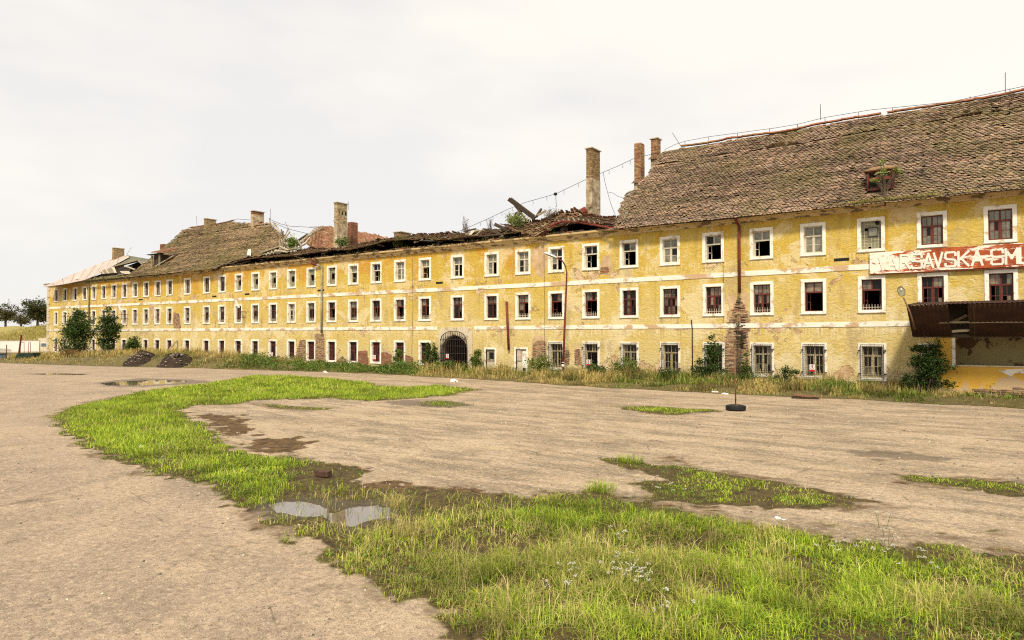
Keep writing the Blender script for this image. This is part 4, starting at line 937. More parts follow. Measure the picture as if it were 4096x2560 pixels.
wr = MB(); uu, vv = np.meshgrid(np.linspace(us[0], us[-1], 40), np.linspace(0, vs[-1], 16)); pp = wing(uu.ravel(), vv.ravel())-np.array([0, 0, .12]); ins = sdist(uu, vv, WP) > .1; Q = []
for j in range(15):
    for i in range(39):
        if ins[j, i] and ins[j+1, i+1] and ins[j, i+1] and ins[j+1, i]: k = j*40+i; Q.append([k, k+1, k+41, k+40])
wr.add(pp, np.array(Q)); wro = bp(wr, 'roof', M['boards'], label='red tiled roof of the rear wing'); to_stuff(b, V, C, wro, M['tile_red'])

# ---- collapsed middle: sagging mats of tiles, beams, boards, rubble
MAT = [(838,1088,1066),(900,1062,1044),(960,1043,1030),(1030,1033,1024),(1100,1028,1012),(1180,1022,1010),(1260,1012,1004),(1330,1000,990),(1400,1000,975),(1470,985,966),(1560,962,950),(1640,960,948),(1720,962,946),(1800,957,940),(1870,948,930),(1930,943,926),(2000,938,916),(2060,932,908)]
MX = np.array([onY(a, b_, -.45)[0] for a, b_, _ in MAT]); MF = np.array([onY(a, b_, -.45)[2] for a, b_, _ in MAT]); MBk = np.array([onY(a, c_, 2.6)[2] for a, _, c_ in MAT])
def matf(u, v):
    zf, zb_ = np.interp(u, MX, MF), np.interp(u, MX, MBk); t = np.clip(v/3.2, 0, 1); y = -.45+v*.97
    z = zf+(zb_-zf)*t; z = np.where(v > 3.2, zb_-(v-3.2)*.62, z)
    return np.stack([u, y, z+(fbm(u, v, .7, 91)-.5)*.35*np.clip(v+.3, 0, 1)], 1)
mat_parent = None
def under(name, f, us_, vs_, mat, off=.07):
    b = MB(); U, V = np.meshgrid(us_, vs_); p = f(U.ravel(), V.ravel())-np.array([0, 0, off]); n, m = len(us_), len(vs_)
    q = np.array([[j*n+i, j*n+i+1, (j+1)*n+i+1, (j+1)*n+i] for j in range(m-1) for i in range(n-1)])
    b.add(p, q); b.add(p-np.array([0, 0, .04]), q[:, ::-1]); return bp(b, name, mat)
cr = under('collapsed_roof', matf, np.linspace(MX[0], MX[-1], 130), np.linspace(.1, 6.4, 14), M['boards']); cr['label'] = 'sagging remains of the tiled roof over the middle'
b, V, C = tiles(matf, np.arange(MX[0], MX[-1], .2), np.arange(.0, 5, .16), lambda U, V, p: npnoise(U, V, .8, 17) > .22, tint_red, w=.2, miss=.12, slip=.35, up=.05)
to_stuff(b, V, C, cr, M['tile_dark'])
# heap over columns 26-31
HP = [(2010,900,905),(2060,925,898),(2110,935,885),(2150,938,870),(2190,925,855),(2230,905,842),(2264,893,868),(2330,885,878),(2400,892,884),(2450,902,890),(2490,908,880)]
HX = np.array([onY(a, b_, -.3)[0] for a, b_, _ in HP]); HF = np.array([onY(a, b_, -.3)[2] for a, b_, _ in HP]); HB = np.array([onY(a, c_, 2.0)[2] for a, _, c_ in HP])
def heapf(u, v):
    zf, zb_ = np.interp(u, HX, HF), np.interp(u, HX, HB); t = np.clip(v/2.3, 0, 1); z = zf+(zb_-zf)*t; z = np.where(v > 2.3, zb_-(v-2.3)*.75, z)
    return np.stack([u, -.3+v, z+(fbm(u, v, .9, 95)-.5)*.3], 1)
hp = under('collapsed_roof', heapf, np.linspace(HX[0], HX[-1], 50), np.linspace(.1, 5, 12), M['boards']); hp['label'] = 'heap of slipped red tiles below the tallest chimney'
b, V, C = tiles(heapf, np.arange(HX[0], HX[-1], .19), np.arange(0, 4, .14), lambda U, V, p: npnoise(U, V, .8, 19) > -1, lambda U, V, r, N: tint_red(U, V, r, N)*(.8, .95, 1.0), w=.19, miss=.08, slip=.4, up=.05)
to_stuff(b, V, C, hp, M['tile_red'])
W1 = (.10, .075, .05); W2 = (.34, .28, .19); W3 = (.62, .54, .40); W4 = (.05, .035, .022)
def beam(p, q, yp, yq, w=.16, h=.16, C=W1, name='beam', label=None):
    b = MB(); b.beam(onY(*p, yp), onY(*q, yq), w, h, C); return bp(b, name, M['wood'], label=label)
beam((2034, 796), (2140, 876), .6, 1.6, .15, .24, W4, label='long charred rafter sticking up over the ruined roof')
beam((2042, 794), (2138, 866), 1.3, 2.6, .14, .16, W1); beam((2060, 822), (2105, 880), 1.4, 1.6, .12, .14, W1); beam((2065, 872), (2090, 838), .6, 1.4, .12, .14, W1)
for k in range(7): t = k/7; beam((2072+k*8, 845+k*4), (2062+k*9, 872+k*3), 1.2, 1.2, .04, .05, W3, 'lath')
beam((1978, 897), (2032, 921), .1, .8, .16, .2, W1); beam((2005, 940), (2055, 917), -.2, 1.0, .14, .14, W2); beam((2042, 888), (2068, 850), .8, 1.6, .14, .14, W1)
beam((2145, 868), (2165, 836), 1.5, 2.0, .14, .12, W1); beam((2150, 862), (2185, 842), 1.4, 1.8, .1, .14, W2); beam((2170, 945), (2225, 893), -.45, .4, .1, .1, W2); beam((2180, 942), (2215, 905), -.4, .2, .08, .1, W4)
for k in range(12): beam((2232+k*20, 874+abs(k-3)*2.2), (2240+k*20, 886+abs(k-3)*2.2), .1, -.3, .07, .08, W2, 'lath')
beam((2225, 878), (2345, 876), .1, .2, .12, .12, W1); beam((2345, 876), (2460, 896), .2, -.3, .12, .12, W1)
for k in range(6): beam((2390+k*8, 880+k*2), (2415+k*9, 903), .3, -.3, .05, .06, W3, 'lath')
# chaos left of the heap (px 1855-2010)
beam((1858, 925), (1905, 915), .2, .6, .3, .06, W1, 'board'); beam((1862, 938), (1915, 920), .0, .4, .12, .1, W2); beam((1900, 945), (1935, 914), -.3, .6, .08, .08, W2); beam((1960, 917), (2006, 940), .2, -.1, .12, .14, W1)
beam((1880, 940), (1895, 922), -.2, .3, .2, .05, W3, 'board'); beam((1860, 950), (2005, 938), -.3, -.2, .12, .12, W1); beam((1935, 915), (1965, 918), .3, .3, .2, .05, W4, 'board')
rr = random.Random(9)
for k in range(46):                                               # boards and rafter ends poking out of the sagging eaves
    px = rr.uniform(860, 2000); t = np.interp(px, [m[0] for m in MAT], [m[1] for m in MAT]); L = rr.uniform(12, 42); dy = rr.uniform(-8, 10)
    beam((px, t+rr.uniform(-4, 12)), (px+L, t+dy-L*.09+rr.uniform(-2, 6)), rr.uniform(-.5, .2), rr.uniform(-.4, .6), rr.uniform(.04, .2), rr.uniform(.03, .1), rr.choice([W1, W2, W4, W4, W3]), 'board')
# lath field (bare battens) right of the mossy roof
a0, a1, c0, c1 = (1050, 1018), (1190, 1000), (1085, 978), (1180, 925)
for k in range(26):
    t = k/25; p = (1044+t*140, 1020-t*14+rr.uniform(-2, 2)); q = (1030+t*150+rr.uniform(-3, 3), 1004-t*70+rr.uniform(-4, 4)); beam(p, q, .6, 2.4, .05, .04, W3, 'lath')
beam((1040, 1012), (1190, 960), .9, 1.6, .12, .12, W2); beam((1080, 1012), (1200, 990), .5, .8, .1, .1, W2)
for p, q, y1, y2, C_ in (((1087, 893), (1175, 975), 4.5, 2.5, W3), ((1095, 890), (1150, 965), 4.6, 3, W2), ((1078, 872), (1082, 898), 5, 5, W2), ((1125, 918), (1150, 1000), 3, 1.5, W1), ((1133, 925), (1128, 960), 3, 2.6, W1), ((1130, 960), (1165, 1005), 2.6, 1, W2),
   ((1155, 912), (1128, 970), 2.5, 2, W2), ((1140, 960), (1185, 990), 2, 1.5, W1), ((1160, 927), (1120, 980), 2.5, 1.5, W2), ((1100, 1000), (1150, 1008), .6, .5, W3), ((1120, 985), (1155, 1000), .8, .6, W3), ((1135, 975), (1150, 1002), 1, .7, W1), ((1145, 970), (1160, 1000), 1.2, .9, W3), ((1115, 960), (1122, 1000), 1, .7, W2)):
    beam(p, q, y1, y2, .08, .09, C_)
for k in range(9): beam((1187-k*1.0+k*9, 985-k*8.6), (1222+k*9-k*2, 965-k*7.2), 2.5, 5.5, .06, .06, W3, 'lath')
for k in range(7): beam((1190+k*5, 992-k*3), (1222+k*3, 978-k*5), 1.8, 3.0, .06, .06, W3, 'lath')
beam((1165, 980), (1230, 938), 2.6, 5, .16, .16, W1); beam((1192, 962), (1208, 1000), 2.2, 1.8, .14, .14, W2); beam((1238, 909), (1292, 907), 6, 7, .06, .06, W1); beam((1185, 978), (1295, 908), 2.6, 6.8, .1, .1, W2)
bp(MB().add([onY(1030, 1022, 1.2), onY(1185, 1008, 1.2), onY(1196, 966, 3), onY(1150, 962, 3.4), onY(1085, 985, 3.2)], np.array([[0, 1, 2, 3, 4]])), 'dark_backing', M['boards'])  # dark sheet added behind the laths so the gaps read as black shade
# white cloth-like sheet and boards
b = MB(); b.prism([onY(987, 1020, .2), onY(1002, 1022, .2), onY(1001, 996, .6), onY(992, 997, .6)], (0, .05, 0)); bp(b, 'board', simple('white_board', (.66, .6, .5), .2), label='white board standing in the rubble')
# rubble and loose tiles resting on the wall head
rub = MB()
for k in range(1500):
    px = rr.uniform(850, 2470); x = onY(px, 1000, 0)[0]; y = rr.uniform(-.33, .9); s = rr.uniform(.05, .17); z = 8.84+float(dz(x, 8.8))+s*.2+max(0, y)*.12
    c = rr.choice([(.30,.12,.07),(.12,.08,.05),(.38,.28,.18),(.06,.045,.03),(.06,.045,.03)]); rub.beam((x-s, y, z), (x+s, y+rr.uniform(-.1, .1), z+rr.uniform(-.02, .07)), s*rr.uniform(.5, 1.1), s*.4, c)
rub.build('rubble', M['brick'], cr, kind='stuff').location = (0, 0, 0)
# ---- far left end: tin sheets, felt, debris
TP = np.array([0, -.9, 8.72]); tip = onY(508, 1022, 6.0); sd = tip-np.array([tip[0], -.9, 8.72]); sd /= np.linalg.norm(sd); tn = np.array([0, -sd[2], sd[1]])
def tp(px, py): return onP(px, py, TP, tn)
tin = MB(); edge_hi = [(172,1145),(240,1118),(330,1080),(400,1052),(452,1034),(508,1021)]; edge_lo = [(180,1147),(250,1138),(300,1128),(352,1117),(430,1075),(520,1027)]
N_ = 9; tinroof = None
def lerp_px(E, t):
    s = t*(len(E)-1); i = min(len(E)-2, int(s)); f = s-i; return (E[i][0]*(1-f)+E[i+1][0]*f, E[i][1]*(1-f)+E[i+1][1]*f)
b = MB(); b.poly([tp(*p)-tn*.03 for p in edge_lo]+[tp(*p)-tn*.03 for p in edge_hi[::-1]]); tinroof = bp(b, 'tin_roof', M['boards'], label='pale tin roof over the far corner')
for k in range(N_):
    for s in range(2):
        a0_, a1_ = lerp_px(edge_lo, k/N_), lerp_px(edge_lo, (k+1)/N_-.004); b0_, b1_ = lerp_px(edge_hi, k/N_), lerp_px(edge_hi, (k+1)/N_-.004)
        f0, f1 = s*.5, s*.5+.495; m_ = lambda p, q, f: (p[0]+(q[0]-p[0])*f, p[1]+(q[1]-p[1])*f)
        b = MB(); b.prism([tp(*m_(a0_, b0_, f0)), tp(*m_(a1_, b1_, f0)), tp(*m_(a1_, b1_, f1)), tp(*m_(a0_, b0_, f1))], -tn*.012); o = b.build('tin_sheet', M['tin'], tinroof)
bs = tp(172, 1145); gutter([(bs[0], -.95, 8.66), (-92, -.92, 8.68), (-85.4, -.9, 8.66)], .08, 'iron')
b = MB(); b.prism([onY(508, 1021, 6), onY(600, 1037, 6.5), onY(605, 1050, 5.5), onY(565, 1045, 5), onY(520, 1050, 4), onY(450, 1072, 2.5)], (0, .05, -.03)); bp(b, 'felt_sheet', M['felt'])
b = MB(); b.add([onY(470, 1078, 3.2), onY(560, 1045, 6), onY(600, 1060, 6.5), onY(600, 1100, 6.6), onY(480, 1105, 3.3)], np.array([[0, 1, 2, 3, 4]])); bp(b, 'dark_backing', M['boards'])
bp(MB().add([onY(300, 1133, -.2), onY(505, 1115, -.2), onY(530, 1062, 3.5), onY(470, 1072, 3.2), onY(400, 1098, 1.6), onY(330, 1122, .3)], np.array([[0, 1, 2, 3, 4, 5]])), 'rubble_bed', M['soil'])
beam((455, 1068), (553, 1042), 2.2, 3.2, .5, .1, W2, 'board'); beam((553, 1043), (570, 1056), 3.2, 3.2, .16, .14, W2); beam((500, 1064), (540, 1078), 2.6, 2.6, .12, .12, W3)
for k in range(9): beam((400+k*6.5, 1085-k*2.2+rr.uniform(-2, 2)), (412+k*6.2, 1096-k*.6), 1.6, .9, .26, .04, rr.choice([W2, W3, W2]), 'board')
for k in range(30): x_ = rr.uniform(310, 500); beam((x_, 1125-(x_-310)*.1+rr.uniform(-6, 4)), (x_+rr.uniform(8, 26), 1120-(x_-310)*.12+rr.uniform(-6, 4)), rr.uniform(-.3, 1), rr.uniform(-.3, 1), rr.uniform(.08, .25), .05, rr.choice([W1, W2, W3, W4]), 'board')
for k in range(5): beam((485+k*6, 1085), (497+k*6, 1096), 1.4, .6, .3, .03, W3, 'board')
b = MB()
for k in range(260):
    px = rr.uniform(300, 505); x = onY(px, 1100, 0)[0]; y = rr.uniform(-.3, 1.4); s = rr.uniform(.08, .25); z = 8.86+float(dz(x, 8.8))+max(0, y)*.3
    b.beam((x-s, y, z), (x+s, y, z+rr.uniform(-.05, .1)), s, s*.5, rr.choice([(.30,.26,.12),(.15,.12,.06),(.25,.2,.12)]))
bp(b, 'debris_heap', M['brick'], kind='stuff')
# ---- dormers
def dormer_right():
    p = slope_pt(np.array([DOR[0][0]]), np.array([DOR[0][1]]))[0]; x0 = p[0]; y0, z0 = p[1]-.02, p[2]+.02; w, h = 1.1, .95; dp = 1.2
    b = MB(); t = .09
    b.box((x0, y0, z0), (x0+t, y0+dp, z0+h)); b.box((x0+w-t, y0, z0), (x0+w, y0+dp, z0+h)); d = bp(b, 'dormer', M['boards'], label='small dormer with broken red sash')
    b = MB(); b.box((x0+t, y0-.02, z0), (x0+w-t, y0+.08, z0+.14)); b.box((x0+t, y0-.02, z0+h-.1), (x0+w-t, y0+.08, z0+h)); b.box((x0-.01, y0-.03, z0), (x0+.06, y0-.005, z0+h)); b.box((x0+w-.06, y0-.03, z0), (x0+w, y0-.005, z0+h)); b.build('frame', M['redframe'], d)
    b = MB(); b.beam((x0+w/2, y0-.05, z0+h*.62), (x0+w/2, y0-.28, z0+h*.42), w*.8, .04, up=(0, 0, 1)); b.build('sash', M['redframe'], d)
    b = MB()
    A = [(x0-.15, y0-.15, z0+h), (x0+w+.15, y0-.15, z0+h), (x0+w*.8, y0+.5, z0+h+.28), (x0+w*.2, y0+.5, z0+h+.28)]; b.prism(A, (0, .03, -.05), (1.1, .8, .7))
    b.prism([(x0-.15, y0-.15, z0+h), (x0+w*.2, y0+.5, z0+h+.28), (x0+w*.2, y0+1.6, z0+h+.28), (x0-.15, y0+1.6, z0+h)], (.03, 0, -.05), (1, .7, .6)); b.prism([(x0+w+.15, y0-.15, z0+h), (x0+w*.8, y0+.5, z0+h+.28), (x0+w*.8, y0+1.6, z0+h+.28), (x0+w+.15, y0+1.6, z0+h)], (-.03, 0, -.05), (1, .7, .6))
    b.build('hood', M['tile'], d)
    b = MB(); b.box((x0+w+.2, y0+.35, z0+.5), (x0+w+.95, y0+.9, z0+.95)); 
    return x0+w
xd = dormer_right()
def dormer_left():
    p = onP(606, 1070, E0, SN); x0, y0, z0 = p[0], p[1]-.05, p[2]-.05
    b = MB(); b.box((x0+.1, y0+.25, z0-.3), (x0+1.5, y0+1.05, z0+1.35)); d = bp(b, 'dormer', M['boards'], label='ruined dormer on the mossy roof')
    for xx in (x0, x0+1.5): MB().box((xx, y0, z0-.2), (xx+.12, y0+.12, z0+1.3), W2).build('post', M['wood'], d)
    b = MB(); b.beam((x0+1.2, y0-.1, z0+.1), (x0+2.6, y0+1, z0+1.2), .3, .05, W3); b.beam((x0-.2, y0-.2, z0+1.35), (x0+1.2, y0+.6, z0+1.5), .6, .05, W1); b.build('broken_board', M['wood'], d)
    b = MB(); b.prism([(x0+.6, y0-.3, z0+1.6), (x0+2.6, y0-.2, z0+1.5), (x0+2.7, y0+1.4, z0+2.0), (x0+.6, y0+1.3, z0+2.1)], (0, 0, -.08), (.7, .6, .6)); b.build('hood', M['tile_red'], d)
dormer_left()
# ---- ridge wire, rods
def wire(name, pts, r, label=None): b = MB(); b.tube(pts, r, 5); return bp(b, name, M['iron'], label=label)
wp = [onY(px, py, 6.5) for px, py in [(2660,598),(2700,578),(2740,565),(2835,547),(2950,532),(3100,512),(3190,497),(3300,470),(3480,440),(3800,408),(4096,345)]]
wire('ridge_wire', wp, .014, 'thin wire railing along the ridge')
for px, py in ((2660,598),(2740,565),(2835,547),(2950,532),(3078,515),(3190,495),(3300,470),(3435,448),(3570,432),(3720,420),(3880,385),(4040,355)):
    p = onY(px, py, 6.5); wire('wire_post', [p, (p[0], 6.5, 14.7)], .016)
for (a, c_), (d_, e_), y in (((4021,290),(4021,372),6.5), ((3281,415),(3283,480),6.5), ((2690,532),(2724,585),6.5), ((1393,806),(1393,840),3.6), ((1334,880),(1340,905),3.6), ((786,864),(788,905),6.3), ((1082,835),(1082,880),5.2), ((526,988),(506,1020),6), ((1141,888),(1172,965),3), ((2222,772),(2226,828),2)):
    wire('lightning_rod', [onY(a, c_, y), onY(d_, e_, y)], .016)
cat = [(1760,950),(1850,920),(1950,876),(2030,838),(2100,810),(2222,776),(2350,715),(2470,665),(2540,632),(2640,610)]
cw = [onY(px, py, 2.5+i*.35) for i, (px, py) in enumerate(cat)]
wire('slack_wire', cw, .016, 'slack lightning wire strung between the chimneys')
for i in range(len(cw)-1):
    for t in (.25, .7): p = np.array(cw[i])*(1-t)+np.array(cw[i+1])*t; wire('wire_clip', [p, p+np.array([.08, 0, -.12]), p+np.array([.02, 0, -.2]), p+np.array([.1, 0, -.28])], .012)
wire('slack_wire', [onY(2413, 690, 3), onY(2420, 730, 3), onY(2432, 775, 3), onY(2445, 820, 3), onY(2465, 870, 3)], .014); wire('slack_wire', [onY(2432, 768, 3), onY(2452, 772, 3), onY(2470, 785, 3.2), onY(2492, 792, 3.4)], .012)
wire('slack_wire', [onY(1085, 880, 4), onY(1120, 895, 4), onY(1160, 905, 4.5), onY(1240, 909, 5.5)], .02); wire('slack_wire', [onY(1088, 888, 4), onY(1150, 915, 4), onY(1235, 936, 5)], .02)
wire('ridge_wire', [onY(860, 896, 6.4), onY(900, 888, 6.4), onY(950, 876, 6.4), onY(1003, 880, 6)], .02)
b = MB(); p = onY(2222, 776, 2); b.box((p[0]-.08, 1.92, p[2]-.08), (p[0]+.08, 2.08, p[2]+.08)); bp(b, 'insulator', M['black'])
b = MB(); p = onY(2486, 815, 1.7); b.tube([p, (p[0], 1.7, p[2]-1.0)], .06, 8); bp(b, 'vent_pipe', M['redmetal'])

# ------------------------------------------------------------------ the long sign
SGX0 = onY(3479, 1050, -.13)[0]; zb0, zt0 = onY(3480, 1096, -.13)[2], onY(3479, 1012, -.13)[2]; SGX1 = 5.5
sg = thing('sign_board', 'long rusty red metal sign with flaking white letters under the top windows', 'sign', (SGX0, -.13, zb0))
xb = onY(3733, 1050, -.13)[0]; H = zt0-zb0; L1 = xb-SGX0
xb2 = onY(4014, 1000, -.15)[0]-SGX0
for k, (a, c_, y) in enumerate(((0, L1, 0), (L1+.004, xb2, -.02), (xb2+.004, SGX1-SGX0, -.018))):
    b = MB(); b.box((a, y-.02, 0 if k == 0 else .03), (c_, y, H+(0 if k == 0 else .03))); b.box((a, y, 0), (a+.03, .12, H-.002)); b.build('metal_sheet', M['sign'], sg)
b = MB(); b.box((0, -.05, -.03), (SGX1-SGX0, .1, -.001)); b.build('edge_rail', M['redmetal'], sg)
GL = {'V': [[(0,1),(.5,0),(1,1)]], 'A': [[(0,0),(.5,1),(1,0)],[(.2,.33),(.8,.33)]], 'R': [[(0,0),(0,1),(.75,1),(.95,.88),(.95,.62),(.75,.5),(0,.5)],[(.5,.5),(1,0)]],
 'S': [[(1,.78),(1,.93),(.88,1),(.12,1),(0,.9),(0,.62),(.12,.53),(.88,.47),(1,.38),(1,.1),(.88,0),(.12,0),(0,.08),(0,.2)]], 'K': [[(0,0),(0,1)],[(1,1),(.05,.42)],[(.25,.55),(1,0)]],
 'M': [[(0,0),(0,1),(.5,.35),(1,1),(1,0)]], 'L': [[(0,1),(0,0),(.8,0)]]}
LET = [('V',3516,3547,''),('A',3553,3587,''),('R',3603,3639,''),('S',3646,3687,'v'),('A',3695,3732,''),('V',3736,3769,''),('S',3782,3822,''),('K',3834,3874,''),('A',3888,3930,'a'),('S',3966,4012,''),('M',4024,4070,''),('L',4081,4118,'')]
for ch_, a, c_, acc in LET:
    x0 = onY(a, 1040, -.16)[0]-SGX0; x1 = onY(c_, 1040, -.16)[0]-SGX0; zb_, zt_ = H*.17, H*.80; w = x1-x0; b = MB(); y = -.044; th = .09
    for st in GL[ch_]:
        for p, q in zip(st[:-1], st[1:]):
            P = np.array((x0+p[0]*w, y, zb_+p[1]*(zt_-zb_))); Q = np.array((x0+q[0]*w, y, zb_+q[1]*(zt_-zb_))); d = (Q-P)/np.linalg.norm(Q-P)*th*.4; b.beam(P-d, Q+d, .006, th, up=(0, 0, 1) if abs(d[2]) < abs(d[0])*20 else (1, 0, 0)); y -= .0007
    if acc == 'v': b.beam((x0+w*.25, y, zt_+.17), (x0+w*.5, y, zt_+.08), .01, .06); b.beam((x0+w*.5, y-.001, zt_+.08), (x0+w*.75, y-.001, zt_+.17), .01, .06)
    if acc == 'a': b.beam((x0+w*.45, y, zt_+.06), (x0+w*.62, y, zt_+.19), .01, .06)
    b.build('letter', M['letter'], sg)

# ------------------------------------------------------------------ warning signs
def warn(px, py, y, label, s=.34):
    p = onY(px, py, y); t = thing('warning_sign', label, 'sign', tuple(p), 0, 'no entry signs on the barracks'); w, h = s*.36, s*.5
    MB().box((-w, 0, -h), (w, .012, h)).build('plate', M['signwhite'], t); MB().box((-w, -.004, -h), (w, -.001, -h*.45)).build('red_strip', M['signred'], t)
    b = MB(); c = [(math.cos(a)*w*.8, -.004, h*.3+math.sin(a)*w*.8) for a in np.linspace(0, 2*math.pi, 17)]
    for p_, q_ in zip(c[:-1], c[1:]): b.beam(p_, q_, .006, .022, up=(0, 1, 0))
    b.beam((-w*.5, -.005, h*.3+w*.55), (w*.5, -.005, h*.3-w*.55), .006, .02, up=(0, 1, 0)); b.build('prohibition_ring', M['signred'], t)
    b = MB(); b.box((-.014, -.0035, h*.3-.07), (.014, -.0015, h*.3+.03)); b.box((-.02, -.0036, h*.3+.04), (.02, -.0014, h*.3+.07)); b.box((-.045, -.0033, h*.3-.01), (.045, -.0017, h*.3+.012)); b.build('walking_figure', M['black'], t)
warn(3249, 1472, -.17, 'no entry sign on the grilled window second right of the bare brick'); warn(2354, 1450, -.17, 'white and red no entry sign in the grilled window right of the street lamp')
warn(1789, 1426, -.38, 'white and red no entry sign hung on the iron gate'); warn(1497, 1431, .08, 'no entry sign on a barred window three windows left of the gate', .4); warn(1087, 1420, .08, 'small no entry sign on a barred window far left of the gate', .42)

# ------------------------------------------------------------------ shed with butterfly canopy on the right
def shed():
    YF = -2.6; x0 = onY(3748, 1450, YF)[0]; xo = onY(3808, 1450, YF)[0]; zs_ = onY(3900, 1466, YF)[2]; ztop = onY(3800, 1340, YF)[2]; x1 = 9.0
    sh = thing('loading_shed', 'low yellow loading shed with dark rusty corrugated canopy built against the facade', 'shed', (x0, YF, 0))
    def L(b, name, mat, parent=None, **kw): o = b.build(name, mat, parent or sh, **kw); o.location = (-x0, -YF, 0) if parent is None else (0, 0, 0); return o
    n = NT('yellow_shed_plaster'); x_, y_, z_ = n.sep(); p = n.math('ADD', n.noise(1.1, 8, .6), n.mr(z_, .3, 1.3, .16, -.1)); c = n.mix(n.mr(n.noise(2, 5), .3, .7), (.62, .38, .06), (.56, .31, .05)); c = n.mix(n.mr(p, .60, .62), c, (.50, .36, .21)); n.color(c); n.bump(n.noise(12, 5), .5, .03)
    b = MB(); b.box((x0, YF, 0), (xo, YF+.35, ztop)); b.box((xo, YF, 0), (x1, YF+.35, zs_)); b.box((x0, YF+.35, 0), (x0+.25, -.01, ztop)); b.box((x1-.3, YF+.35, 0), (x1, -.01, ztop)); w = L(b, 'wall', n.m)
    b = MB(); b.box((xo, YF-.015, zs_-.02), (xo+.12, YF+.3, ztop), None); L(b, 'pillar_edge', M['course']); L(MB().box((xo+.12, YF-.03, zs_), (x1, YF+.36, zs_+.05)), 'sill', M['stone'])
    m = NT('stained_inner_plaster'); q = m.noise(.8, 7, .6); m.color(m.mix(m.mr(q, .49, .52), (.33, .27, .12), (.11, .06, .025))); L(MB().box((x0+.25, -.9, 0), (x1, -.8, ztop)), 'back_wall', m.m)
    L(MB().box((x0+.25, -.78, ztop-.1), (x1, -.70, 4.05)), 'shade_backing', M['boards']); L(MB().box((x0-.9, YF-2.2, 2.75), (x0-.85, -.05, 3.9)) if False else MB().box((x1-.05, YF-2.2, 2.75), (x1, -.05, 3.9)), 'light_block_board', M['boards'])  # dark boards added to darken the canopy inside, the end one out of view
    pp = [onY(3990, 1480, YF), onY(4096, 1475, YF), onY(4130, 1495, YF), onY(4060, 1492, YF), onY(4045, 1505, YF), onY(4020, 1495, YF)]
    b = MB(); b.prism([(a[0], YF-.012, a[2]) for a in pp], (0, .01, 0)); L(b, 'paint_patch', M['surround'])
    r = random.Random(8); b = MB(); b.box((x0+1.2, YF-.006, 0), (x1, YF-.001, .42)); L(b, 'mortar_bed', M['mortar'])
    for row in range(7):
        z = .02+row*.078; x = x0+.9+(.13 if row % 2 else 0)+max(0, row-3)*.5
        while x < 3.0:
            if r.random() > .1 and (row < 5 or r.random() < .6):
                k = r.choice([0, 1, 4, 5, 0, 1]); o = link('brick', brick_mesh(k), w, Vector((x, YF-.02-r.random()*.02, z+.03)))
            x += .255
    # canopy: corrugated sheets rising outwards
    zb_, yb, yt = onY(3650, 1345, YF-.15)[2], YF-.15, YF-2.5; xa = onY(3650, 1345, yb)[0]; zt_ = onY(3628, 1222, yt)[2]
    def sheet(xs0, xs1, name='corrugated_sheet', y0=yb, z0=zb_, y1=yt, z1=zt_):
        d = np.array([0, y1-y0, z1-z0]); nn = np.array([0, -d[2], d[1]]); nn = nn/np.linalg.norm(nn); b = MB(); X = np.arange(xs0, xs1, .0375); V = []
        for off in (0, .006):
            for i, x in enumerate(X):
                a = math.sin(x/.15*2*math.pi)*.018+off; V += [(x, y0+nn[1]*a, z0+nn[2]*a), (x, y1+nn[1]*a, z1+nn[2]*a)]
        n_ = len(X); F = [[2*i, 2*i+2, 2*i+3, 2*i+1] for i in range(n_-1)]; F2 = [[2*n_+2*i+1, 2*n_+2*i+3, 2*n_+2*i+2, 2*n_+2*i] for i in range(n_-1)]
        E_ = [[2*i+1, 2*i+3, 2*n_+2*i+3, 2*n_+2*i+1] for i in range(n_-1)]
        b.add(V, np.array(F+F2+E_)); return L(b, name, M['rust'], smooth=True)
    g0, g1 = onY(3808, 1280, yb)[0], onY(3878, 1280, yb)[0]
    sheet(xa, (xa+g0)/2+.03); sheet((xa+g0)/2, g0, y0=yb-.008, y1=yt-.008); sheet(g1, g1+1.4); sheet(g1+1.36, g1+2.9, y0=yb-.008, y1=yt-.008); sheet(g1+2.86, x1)
    for k, (a, c_) in enumerate(((xa, xa+3.5), (xa+3.46, x1))): sheet(a, c_, 'roof_sheet', -.1, zt_+.32+k*.008, yt-.03, zt_+.03+k*.008)
    b = MB()
    for x in np.arange(xa+.1, x1, 2.1): b.beam((x, yb+.03, zb_+.04), (x, yt+.05, zt_-.02+.03), .08, .1, W1)
    b.beam((g0-.4, YF-1.2, (zb_+zt_)/2-.05), (x1, YF-1.2, (zb_+zt_)/2-.05), .08, .08, W2); b.beam((xa, yb+.1, zb_+.02), (x1, yb+.1, zb_+.02), .12, .14, W1); L(b, 'canopy_rafter', M['wood'])
    b = MB(); b.beam((g0, yb-.6, zb_+.55), (g1, yb-.9, zb_+.85), .3, .03, W2); b.beam((g0, yb-.3, zb_+.2), (g1, yb-.2, zb_+.25), .1, .1, W3); L(b, 'broken_lining', M['wood'])
    # flood lamp on a slanted pole
    p = onY(3640, 1240, yt); q = onY(3614, 1190, yt-.05); fl = thing('flood_lamp', 'round grey flood lamp on a slanted pole above the shed canopy', 'lamp', tuple(p)); p = np.array(p); b = MB(); b.tube([(.14, .3, -.75), (0, 0, -.1), q-p], .03, 8); b.build('pole', M['pole'], fl, True)
    c = np.array(onY(3604, 1164, yt-.05))-p; b = MB(); t = np.linspace(0, 2*math.pi, 17)[:-1]
    fx = np.array([.9, .15, 0]); fz = np.array([-.1, 0, 1.0]); fy = np.array([.25, -1, -.35]); fy /= np.linalg.norm(fy)
    R_ = lambda s, d: [c+fx*math.cos(a)*.15*s+fz*math.sin(a)*.20*s+fy*d for a in t]
    n_ = 16; r0, r1, r2 = R_(1, .1), R_(.95, -.02), R_(.45, -.22)
